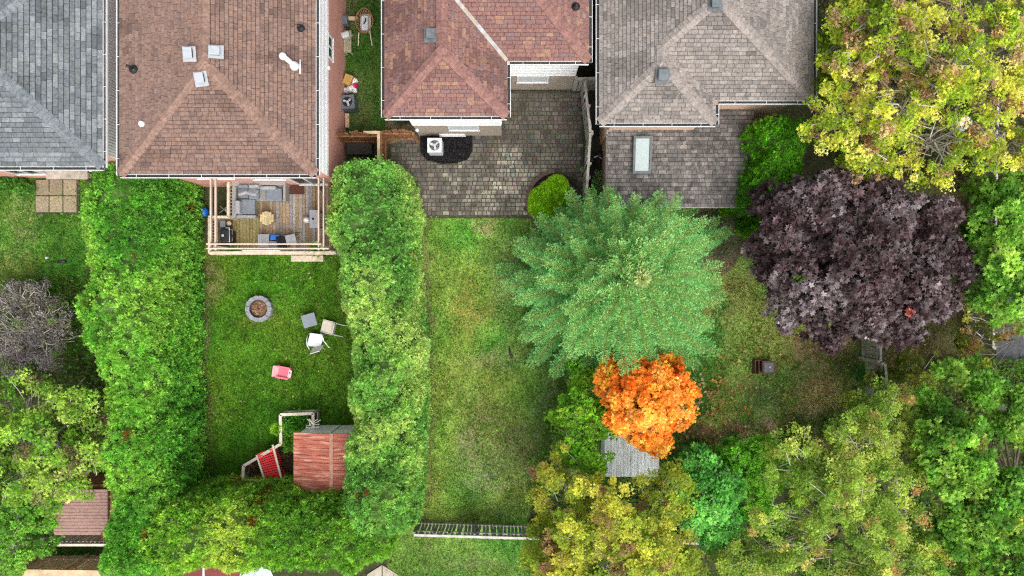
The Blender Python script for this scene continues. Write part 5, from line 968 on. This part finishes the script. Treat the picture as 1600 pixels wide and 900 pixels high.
slabq([(.24, -.24, .03), (.40, -.16, .04), (.42, .14, .04), (.27, .22, .03)], .03, 'palepink', 'seat_front', pc_)
for dx, dy in ((-.2, -.2), (-.2, .2), (.3, -.2), (.3, .2)): MB().box(t(dx, dy, -.13), (.06, .05, .24), M=RM).build('leg', M['pink'], pc_)
MB().lathe(t(.34, .04, .045), [(.03, 0), (.03, .01)], 10).build('badge', M['black'], pc_)
m = MB(); m.add([P(311, 561, .1), P(315, 562, .25), P(316, 570, .12), P(312, 572, .05)], [(0, 1, 2, 3)]); m.add([P(311, 561, .08), P(315, 562, .22), P(316, 570, .1), P(312, 572, .03)], [(3, 2, 1, 0)]); tag(m.build('plastic_scrap', M['palepink']), 'small pale pink scrap at the foot of the left hedge', 'scrap')

# ---------------------------------------------------------------- raised bed, rusty shed
rbz = .92; vb = [XY(*q, rbz) for q in ((380.5, 728), (439, 693.5), (438, 648), (489, 646), (490, 676))]; vb2 = [XY(*q, rbz) for q in ((380.5, 728), (379.5, 751), (462, 751.5))]
rb_ = thing('raised_bed', (*vb[1], 0), 'vegetable bed fenced with pale weathered timber rails left of the rusty shed', 'garden bed')
for V_ in (vb, vb2):
    for a, b in zip(V_[:-1], V_[1:]):
        MB().beam((*a, rbz), (*b, rbz), .12, .05).build('top_rail', M['whitewood'], rb_); MB().beam((*a, .13), (*b, .13), .05, .26).build('side_board', M['greywood'], rb_)
for q_ in vb+vb2[1:]: MB().box((*q_, rbz/2), (.08, .08, rbz-.02)).build('post', M['greywood'], rb_)
soilp = [vb[0], vb[1], vb[2], vb[3], (vb[4][0], vb[4][1]), XY(462, 700, 0), vb2[2], vb2[1]]
MB().prism(soilp, -.05, .16).build('bed_soil', paint('dark_compost', (.045, .026, .018), .95, .5, 14, .8, 40), rb_, kind='stuff')
M['net'] = paint('red_netting', (.62, .02, .025), .6, .15, 8, 0)
nt_ = thing('garden_net', P(420, 725, .9), 'bright red plastic netting stretched between two pale boards over the bed', 'net')
A_, B_ = P(401, 711, 1.0), P(416, 758, 1.0); C_, D_ = P(426, 695, 1.0), P(442, 756, 1.0)
MB().beam(A_, B_, .07, .04).build('board', M['whitewood'], nt_); MB().beam(C_, D_, .08, .04).build('board', M['whitewood'], nt_)
E_, G_ = P(434, 703, .6), P(449, 752, .6); nm = MB()
for k in range(15):
    f = k/14
    for a, b in ((A_+(B_-A_)*f, C_+(D_-C_)*(f*.88+.1)), (C_+(D_-C_)*(f*.88+.1), E_+(G_-E_)*f)):
        a = a-(0, 0, .03); b = b-(0, 0, .03); mid = (a+b)/2-(0, 0, .05); nm.beam(a, mid, .062, .006); nm.beam(mid, b, .062, .006)
for k in range(9):
    f = k/8; a = A_+(C_+(D_-C_)*.1-A_)*f; b = B_+(D_-B_)*f; nm.beam(a-(0, 0, .035+.2*f*(1-f)), b-(0, 0, .035+.2*f*(1-f)), .03, .006)
nm.build('netting', M['net'], nt_)
plant_tuft('kale_plants', 'leafy green vegetables growing in the timber railed bed', 462, 662, .35, 17, 420, [(.09, .28, .035), (.16, .40, .06)], .14)
plant_tuft('kale_plants', 'leafy green stems beside the left wall of the rusty shed', 452, 690, .35, 12, 300, [(.14, .36, .03), (.22, .46, .05)], .12)
plant_tuft('lettuce_plant', 'bright lime green plant hanging over the left rail of the bed', 434, 668, .8, 7, 130, [(.28, .5, .03), (.2, .42, .03)], .12)
plant_tuft('dry_stalks', 'brown dry stalks inside the left corner of the bed', 402, 735, .3, 14, 240, [(.14, .07, .04), (.3, .2, .15), (.08, .05, .03)], .1)
litter('dead_stems', 'brown dead stems and litter on the soil of the timber bed', [(448, 720, 12, 30, 260), (405, 735, 18, 12, 200)], [(.12, .06, .035), (.2, .12, .07), (.07, .04, .03)], .09, z=.2)
rust = paint('rusty_red_paint', (.33, .092, .060), .7, .22, 3.2, .25, 40, stretch=(.8, 6, 1), col2=(.55, .27, .18), c2lo=.50, c2hi=.66); M['rust'] = rust
def ribroof(root, X0, X1, Y0, Y1, z0, zr_, xr, mat, capmat, axis='x', wp=.3):
    """gable or flat roof; panels run down the slope, laid side by side, each with a raised rib"""
    def slope(xa, za, xb, zb):
        if xb-xa < .05: return
        n = int(round((Y1-Y0)/wp)); 
        for i in range(n):
            y0 = Y0+(Y1-Y0)*i/n; y1 = Y0+(Y1-Y0)*(i+1)/n; m = MB()
            m.beam((xa, (y0+y1)/2, (za)), (xb, (y0+y1)/2, (zb)), y1-y0-.004, .012); m.beam((xa, y1-.03, za+.018), (xb, y1-.03, zb+.018), .035, .022); m.beam((xa, (y0+y1)/2-.02, za+.012), (xb, (y0+y1)/2-.02, zb+.012), .03, .012)
            m.build('roof_panel', mat, root)
    slope(X0, z0, xr, zr_); slope(xr, zr_, X1, z0)
    if X1-xr > .05: MB().beam((xr, Y0-.02, zr_+.035), (xr, Y1+.02, zr_+.035), .14, .03).build('ridge_cap', capmat, root)
rsd = thing('metal_shed', (-7.4, -7.1, 0), 'garden shed with a rusty red metal roof in the corner of the hedges', 'shed')
MB().prism([(-8.85, -8.2), (-5.95, -8.2), (-5.95, -6.02), (-8.85, -6.02)], -.05, 1.92).build('wall', paint('pale_shed_wall', (.86, .88, .9), .5, .1, 5, .1), rsd)
ribroof(rsd, -8.97, -5.7, -8.32, -5.92, 1.95, 2.28, -7.33, rust, paint('rusted_seam', (.34, .17, .12), .7, .2, 6, .2))
mb = MB(); mb.box((-7.5, -6.0, .98), (.02, .03, 1.8)); mb.build('door_edge', M['metal'], rsd)
tw_ = MB()
for k in range(14): a = P(487+random.gauss(0, 3), 664+random.gauss(0, 3), 1.95); tw_.tube([a, a+(random.uniform(-.35, .4), random.uniform(-.1, .3), .1)], .012, 4)
tag(tw_.build('dry_branches', M['twig']), 'small heap of dry grey sticks at the front edge of the rusty shed roof', 'branches', kind='stuff')
# pale shed
ps = thing('metal_shed', (4.9, -6.6, 0), 'pale corrugated metal shed half hidden under the orange maple', 'shed')
pale = paint('pale_painted_metal', (.72, .76, .79), .5, .12, 3, .15, 30, stretch=(3, .6, 1), col2=(.60, .65, .68)); wh = paint('clean_white_metal', (.68, .71, .74), .5, .05, 3, 0)
MB().prism([(3.9, -7.6), (5.9, -7.6), (5.9, -5.6), (3.9, -5.6)], -.05, 2.0).build('wall', pale, ps)
for i in range(8):
    x0 = 3.78+i*.28; m = MB(); m.beam((x0+.14, -7.72, 2.06), (x0+.14, -5.45, 2.16), .272, .012); m.beam((x0+.25, -7.72, 2.078), (x0+.25, -5.45, 2.178), .035, .022); m.beam((x0+.12, -7.72, 2.072), (x0+.12, -5.45, 2.172), .03, .014); m.build('roof_panel', wh if i > 6 else pale, ps)
# brown shed lower left
M['pinkroof'] = paint('faded_pink_shingle', (.27, .165, .14), .95, .15, 8, .4, 80)
bs = thing('garden_shed', (-17.8, -9.2, 0), 'small shed with a faded pinkish roof under the plum tree', 'shed')
q4 = [P(68, 765, 2.3), P(168, 765, 2.3), P(168, 836, 2.1), P(85, 836, 2.1)]
MB().add(q4+[p_-(0, 0, .08) for p_ in q4], [(3, 2, 1, 0), (4, 5, 6, 7)]+[(i, (i+1) % 4, (i+1) % 4+4, i+4) for i in range(4)]).build('roof', M['pinkroof'], bs)
rw = MB()
for k in range(14):
    f = k/14; a = q4[0]+(q4[3]-q4[0])*f; b = q4[1]+(q4[2]-q4[1])*f; rw.beam(a+(0, 0, .008), b+(0, 0, .008), .01, .014)
rw.build('shingle_courses', M['pinkroof'], bs)
MB().prism([(p_[0]*.985, p_[1]*.985) for p_ in q4], -.05, 2.02).build('wall', M['brownwood'], bs)
ms_ = thing('garden_shed', (-12.2, -12.2, 0), 'dark maroon roofed shed at the bottom edge behind the hedge', 'shed'); mar = paint('maroon_roof', (.16, .030, .026), .7, .15, 4, .1)
a = P(262, 886, 2.2); b = P(378, 945, 2.2); MB().box(((a[0]+b[0])/2, (a[1]+b[1])/2, 2.17), (b[0]-a[0], a[1]-b[1], .06)).build('roof', mar, ms_); MB().box(((a[0]+b[0])/2, (a[1]+b[1])/2, 1.05), (b[0]-a[0]-.2, a[1]-b[1]-.2, 2.12)).build('wall', mar, ms_)
for xx in (262, 318, 376): e = P(xx, 900, 2.22); MB().box((e[0], (a[1]+b[1])/2, 2.215), (.07, a[1]-b[1], .03)).build('trim', M['white'], ms_)
um = thing('patio_umbrella', (*XY(402, 915, 2.3), 0), 'pale fabric umbrella at the bottom edge beside the maroon roof', 'umbrella'); c = P(402, 912, 2.4); m = MB(); vs = [c+(0, 0, .35)]; 
for k in range(8): vs.append(c+(.75*math.cos(k*math.pi/4), .75*math.sin(k*math.pi/4), 0))
m.add(vs+[v-(0, 0, .02) for v in vs], [(0, 1+k, 1+(k+1) % 8) for k in range(8)]+[(9, 10+(k+1) % 8, 10+k) for k in range(8)]); m.build('canopy', paint('pale_canvas', (.6, .66, .68), .8, .1, 5, .1), um); MB().tube([c+(0, 0, .3), (c[0], c[1], 0)], .025, 8).build('pole', M['metal'], um)
m = MB()
for poly in (((596.5, 883), (596.5, 940), (560, 940), (574, 897)), ((598, 883), (622, 898), (640, 940), (598, 940))):
    m = MB(); m.prism([XY(*q) for q in poly], -.04, .03); tag(m.build('stone_slab', paint('beige_slab', (.36, .31, .25), .9, .12, 3, .3)), 'beige paving slab at the bottom edge, '+('left' if poly[0][0] < 597 else 'right')+' half of the pointed corner', 'slab')

# ---------------------------------------------------------------- yard things
def heatpump(name, label, px, py, z, w, body, top, blade, rz=0, hgt=.8):
    r_ = thing(name, (*XY(px, py, z), 0), label, 'air conditioner', 'air conditioners standing outside the houses'); c = P(px, py, z); RM = np.array(Matrix.Rotation(rz, 3, 'Z'))
    MB().box((c[0], c[1], hgt/2), (w, w, hgt-.04), M=RM).build('casing', body, r_, bevel=.03)
    lo = MB(); n = 14
    for s_ in range(4):
        A4 = np.array(Matrix.Rotation(rz+s_*math.pi/2, 3, 'Z'))
        for k in range(n): lo.box((c[0], c[1], 0)+A4@np.array((-w/2+.06+(w-.12)*(k+.5)/n, -w/2-.006, hgt*.5)), (.014, .016, hgt*.82), M=A4)
    lo.build('louvres', top, r_)
    m = MB(); N_ = 24; rr_ = w*.38; vs = []; fs = []
    for k in range(N_):
        a = 2*math.pi*k/N_+math.pi/4; co_, si = math.cos(a), math.sin(a); q_ = w/2+.01; s_ = q_/max(abs(co_), abs(si)); vs += [(rr_*co_, rr_*si, 0), (s_*co_, s_*si, 0), (s_*co_, s_*si, -.05), (rr_*co_, rr_*si, -.05)]
    for k in range(N_): j = (k+1) % N_; fs += [(4*k, 4*k+1, 4*j+1, 4*j), (4*k+1, 4*k+2, 4*j+2, 4*j+1), (4*j, 4*j+3, 4*k+3, 4*k)]
    m.add([c+RM@np.array(v)+(0, 0, .02) for v in vs], fs); m.build('top_panel', top, r_)
    MB().lathe(c+(0, 0, -.018), [(rr_, 0), (rr_, .004)], 20).build('fan_well', M['black'], r_)
    for k in range(3):
        a = rz+k*2.094+.7; d = np.array((math.cos(a), math.sin(a), 0)); s_ = np.array((-d[1], d[0], 0)); m = MB(); r2 = rr_*.93
        m.add([c+d*.05+s_*.03+(0, 0, .0), c+d*.05-s_*.04, c+d*r2*.9-s_*r2*.22+(0, 0, .02), c+d*r2*.95+s_*.02, c+d*r2*.75+s_*r2*.26+(0, 0, -.004)], [(0, 1, 2, 3, 4)]); m.build('fan_blade', blade, r_)
    MB().lathe(c-(0, 0, .01), [(.06, 0), (.06, .03), (.03, .04)], 12).build('fan_hub', blade, r_)
    g_ = MB()
    for q_ in (.35, .65, .92): g_.tube([c+(rr_*q_*math.cos(a), rr_*q_*math.sin(a), .03) for a in np.linspace(0, 2*math.pi, 25)], .004, 4, False)
    for k in range(8): a = k*math.pi/4; g_.tube([c+(.03*math.cos(a), .03*math.sin(a), .03), c+(rr_*math.cos(a), rr_*math.sin(a), .03)], .004, 4, False)
    g_.build('guard', M['metal'] if body is not M['dk'] else M['black'], r_)
M['dk'] = paint('charcoal_casing', (.055, .065, .08), .5, .1, 6, 0); M['acw'] = paint('light_grey_casing', (.46, .49, .50), .5, .08, 6, 0); M['dkt'] = paint('slate_top_panel', (.10, .115, .135), .45, .1, 6, 0); M['acw2'] = paint('pale_louvre', (.52, .55, .56), .5, .1, 5, 0)
heatpump('air_conditioner', 'pale grey air conditioner on the dark gravel bed under the middle house window', 679, 227, .75, .60, M['acw'], M['acw2'], M['acw2'], R(0), .75)
heatpump('air_conditioner', 'charcoal air conditioner against the salmon wall in the grass strip', 543, 159, .8, .56, M['dk'], M['dkt'], M['acw2'], R(4), .8)
gbed = MB().prism([XY(*q) for q in BEDW], -.02, .04).build('gravel_bed', paint('black_gravel', (.007, .006, .007), .9, .5, 30, .9, 60)); tag(gbed, kind='structure')
n = 2600; xx = RNG.uniform(657, 738, n); yy_ = RNG.uniform(212, 256, n); k = inpoly(xx, yy_, BEDW); xx, yy_ = xx[k], yy_[k]; n = len(xx)
scatter('black_gravel', np.c_[(xx-800)*H/F, (450-yy_)*H/F, np.full(n, .05)], rdir(n), rdir(n, 1), RNG.uniform(.03, .07, n), np.clip(np.array((.009, .008, .010))*RNG.lognormal(0, .6, (n, 1)), 0, .3), T_LEAF3, M['leafdark'], None, label='black stone chips filling the curved bed under the window', cat='gravel', kind='stuff')
# clutter along the salmon wall
ct = thing('garden_cart', (*XY(569, 45), 0), 'garden cart with wire sides and two handles standing in the grass strip', 'cart')
c = P(569, 32, .55); wood = M['greywood']
ov = [c+(.34*math.cos(a)*(1+.12*math.cos(2*a)), .54*math.sin(a), 0) for a in np.linspace(0, 2*math.pi, 26)]
m = MB(); m.tube(ov, .022, 6, False); m.build('rim', M['brownwood'], ct, True)
m = MB()
for k in range(25): e = ov[k]; m.tube([e, c+(e-c)*np.array((.72, .78, 0))+(0, 0, -.3)], .018, 5)
m.build('wicker_side', paint('rust_wicker', (.34, .17, .10), .8, .35, 20, .4), ct)
MB().box(c-(0, 0, .3), (.46, .80, .03)).build('tray', M['concrete'], ct); MB().box(c+(0, -.08, -.12), (.27, .62, .06)).build('lid', M['acw'], ct, bevel=.01)
for sx_ in (-1, 1): MB().tube([c+(sx_*.24, -.5, -.05), c+(sx_*.27, -.75, -.1), c+(sx_*.30, -1.02, -.2)], .022, 7).build('handle', M['whitewood'], ct); MB().tube([c+(sx_*.22, .35, -.32), c+(sx_*.24, .42, -.55)], .03, 6).build('leg', wood, ct)
MB().tube([c+(-.03, -.12, -.06), c+(.06, .0, 0), c+(.08, .08, .06)], .03, 6).build('latch', M['black'], ct)
wt = thing('plank_bench', (*XY(546, 66), 0), 'weathered plywood bench against the salmon wall', 'bench'); a = P(543, 65, .45); MB().box(a, (.33, .95, .04)).build('seat', paint('weathered_ply', (.27, .25, .17), .9, .2, 6, .3), wt)
for sx_, sy in ((-.12, .4), (.12, .4), (-.12, -.4), (.12, -.4)): MB().box((a[0]+sx_, a[1]+sy, .22), (.05, .05, .42)).build('leg', wood, wt)
tag(MB().box(P(540, 55, .62), (.34, .24, .26), rz=.25).build('power_tool', M['acw'], None, bevel=.05), 'pale grey tool box on the plywood bench', 'tool box')
tag(MB().box(P(538, 34, .4), (.36, .36, .5), rz=.1).build('crate', M['dkt'], None, bevel=.04), 'dark slate crate by the wall at the cart', 'crate')
tag(MB().box(P(551, 29, .25), (.42, .16, .05)).build('plank', M['tanwood'], None), 'tan plank between the slate crate and the cart', 'plank')
tag(MB().beam(P(536, 85, .1), P(536.5, 118, .1), .07, .16).build('drain_pipe', M['white'], None, bevel=.02), 'white downpipe length lying along the salmon wall', 'pipe')
m = MB(); m.box(P(545, 126, .35), (.34, .42, .42), rz=-.35); tag(m.build('cardboard_box', paint('cardboard', (.42, .25, .07), .85, .1, 6, .1), None), 'tan cardboard box leaning by the wall above the charcoal unit', 'box')
for i_, (bx_, by_, cc, sz) in enumerate(((553, 127, (.72, .68, .70), .15), (555, 133, (.45, .02, .09), .10), (548, 138, (.68, .67, .66), .17), (540, 141, (.62, .58, .56), .12), (535, 138, (.6, .5, .45), .10), (553, 140, (.7, .7, .7), .12))):
    m = MB(); c = P(bx_, by_, .2); prof = [(sz*.7, -.18), (sz*1.1, -.1), (sz, .05), (sz*.5, .14), (.02, .17)]; m.lathe(c, prof, 9); m.v = [(v[0]+random.uniform(-.03, .03), v[1]+random.uniform(-.03, .03), v[2]+random.uniform(-.02, .02)) for v in m.v]
    o = m.build('rubbish_bag', paint('bag_%s' % ('abcdef'[i_]), cc, .5, .2, 12, .3), None, False); tag(o, ['large crumpled white bag behind the charcoal unit', 'small crimson bag on the white rubbish', 'crumpled white bag touching the charcoal unit', 'pale bag between cardboard box and wall', 'tiny beige bag against the salmon wall', 'small white bag at the right end of the rubbish'][i_], 'bag')
m = MB(); a = P(543, 189, .15); m.box(a, (.17, .62, .26)); tag(m.build('timber_block', M['tanwood'], None, bevel=.01), 'upright tan timber by the wall between charcoal unit and gate', 'timber')
tag(MB().box(P(563, 234, .3), (1.1, .5, .5)).build('storage_bench', M['trough'], None, bevel=.02), 'dark storage bench behind the brown gate at the hedge', 'bench')
# tricycle in the alley
tr = thing('tricycle', (*XY(935, 244), 0), 'black child tricycle with pale frame parked in the narrow alley', 'tricycle')
c = P(934, 244, .3); 
for (dx, dy, r_) in ((.26, .16, .15), (.24, -.16, .14), (-.24, -.12, .17)): m = MB(); e = c+(dx, dy, -.14); m.tube([e-(.0, .03, 0), e+(0, .03, 0)], r_, 16); w_ = m.build('wheel', M['black'], tr); MB().tube([e-(0, .04, 0), e+(0, .04, 0)], r_*.35, 10).build('hub', M['metal'], tr)
MB().tube([c+(.24, .16, -.1), c+(.05, .03, .0), c+(-.22, -.1, .12)], .03, 7).build('frame', M['white'], tr); MB().tube([c+(.24, -.16, -.1), c+(.05, .0, .0)], .025, 7).build('axle', M['white'], tr)
MB().tube([c+(-.3, .08, .26), c+(-.22, -.1, .22), c+(-.16, -.3, .26)], .025, 7).build('handlebar', M['black'], tr); MB().lathe(c+(.1, .05, .05), [(.04, 0), (.11, .03), (.1, .07), (.03, .09)], 12).build('seat', M['black'], tr)
# brown box on right lawn
fb = thing('fire_bowl', (*XY(1196, 573), 0), 'rusty brown metal box with a grey lid on the right lawn', 'fire box'); M['rustbrown'] = paint('rust_brown', (.14, .062, .045), .7, .2, 8, .2)
m = MB(); c = P(1201, 574, .45); m.box(c, (.56, .56, .05)); m.box((c[0], c[1], .22), (.48, .48, .42)); m.build('box', M['rustbrown'], fb, bevel=.01); m = MB(); m.box(c+(0, 0, .03), (.40, .42, .02)); m.build('lid', paint('grey_lid', (.16, .17, .19), .5, .25, 12, .1), fb)
MB().lathe(c+(.03, .02, .04), [(.05, 0), (.04, .03), (.01, .04)], 10).build('knob', M['metal'], fb)
for xx_ in (1180.5, 1186): e = P(xx_, 574, .35); MB().box((e[0], e[1], .18), (.04, .62, .34)).build('side_panel', M['rustbrown'], fb)
e = P(1190, 563, .3); MB().box((e[0], e[1], .15), (.6, .05, .3)).build('side_panel', M['rustbrown'], fb)
# solar lamp on left lawn
la = thing('garden_lamp', (*XY(70, 409), 0), 'thin black garden pole with a dark lantern on the left lawn', 'lamp'); MB().tube([XY(66, 412)+(0,), P(90, 408, 1.2)], .015, 6).build('pole', M['black'], la); q_ = P(97, 408.5, 1.3); m = MB(); m.tube([q_-(.14, 0, 0), q_+(.16, 0, 0)], .07, 10); m.build('lantern', M['black'], la, True); MB().box(P(73.5, 403, .2), (.1, .09, .1)).build('small_light', M['metal'], la)
m = MB(); m.tube([P(796, 543, .04), P(796.5, 550, .05), P(799, 556, .05), P(802, 560, .04)], [.03, .05, .05, .02], 7); tag(m.build('black_stick', M['black'], None, True), 'short curved black stick lying on the middle lawn', 'stick')
# pale containers glimpsed under the yellowing tree
for (xx_, yy_, lb, mt_) in ((1503, 112, 'pale grey barrel under the yellowing tree, upper', 'acw'), (1509, 192, 'grey barrel with pale blue lid under the yellowing tree, lower', 'acw')):
    b_ = thing('barrel', (*XY(xx_, yy_, 1), 0), lb, 'barrel'); c = P(xx_, yy_, 1.0); MB().lathe((c[0], c[1], 0), [(.25, 0), (.3, .3), (.3, .7), (.25, .96)], 16).build('body', M['acw'], b_, True); MB().lathe(c, [(.27, -.04), (.27, .03), (.1, .05)], 16).build('lid', M['whiteplastic'], b_)
print('tris', sum(len(o.data.polygons) for o in S.objects if o.type == 'MESH'))
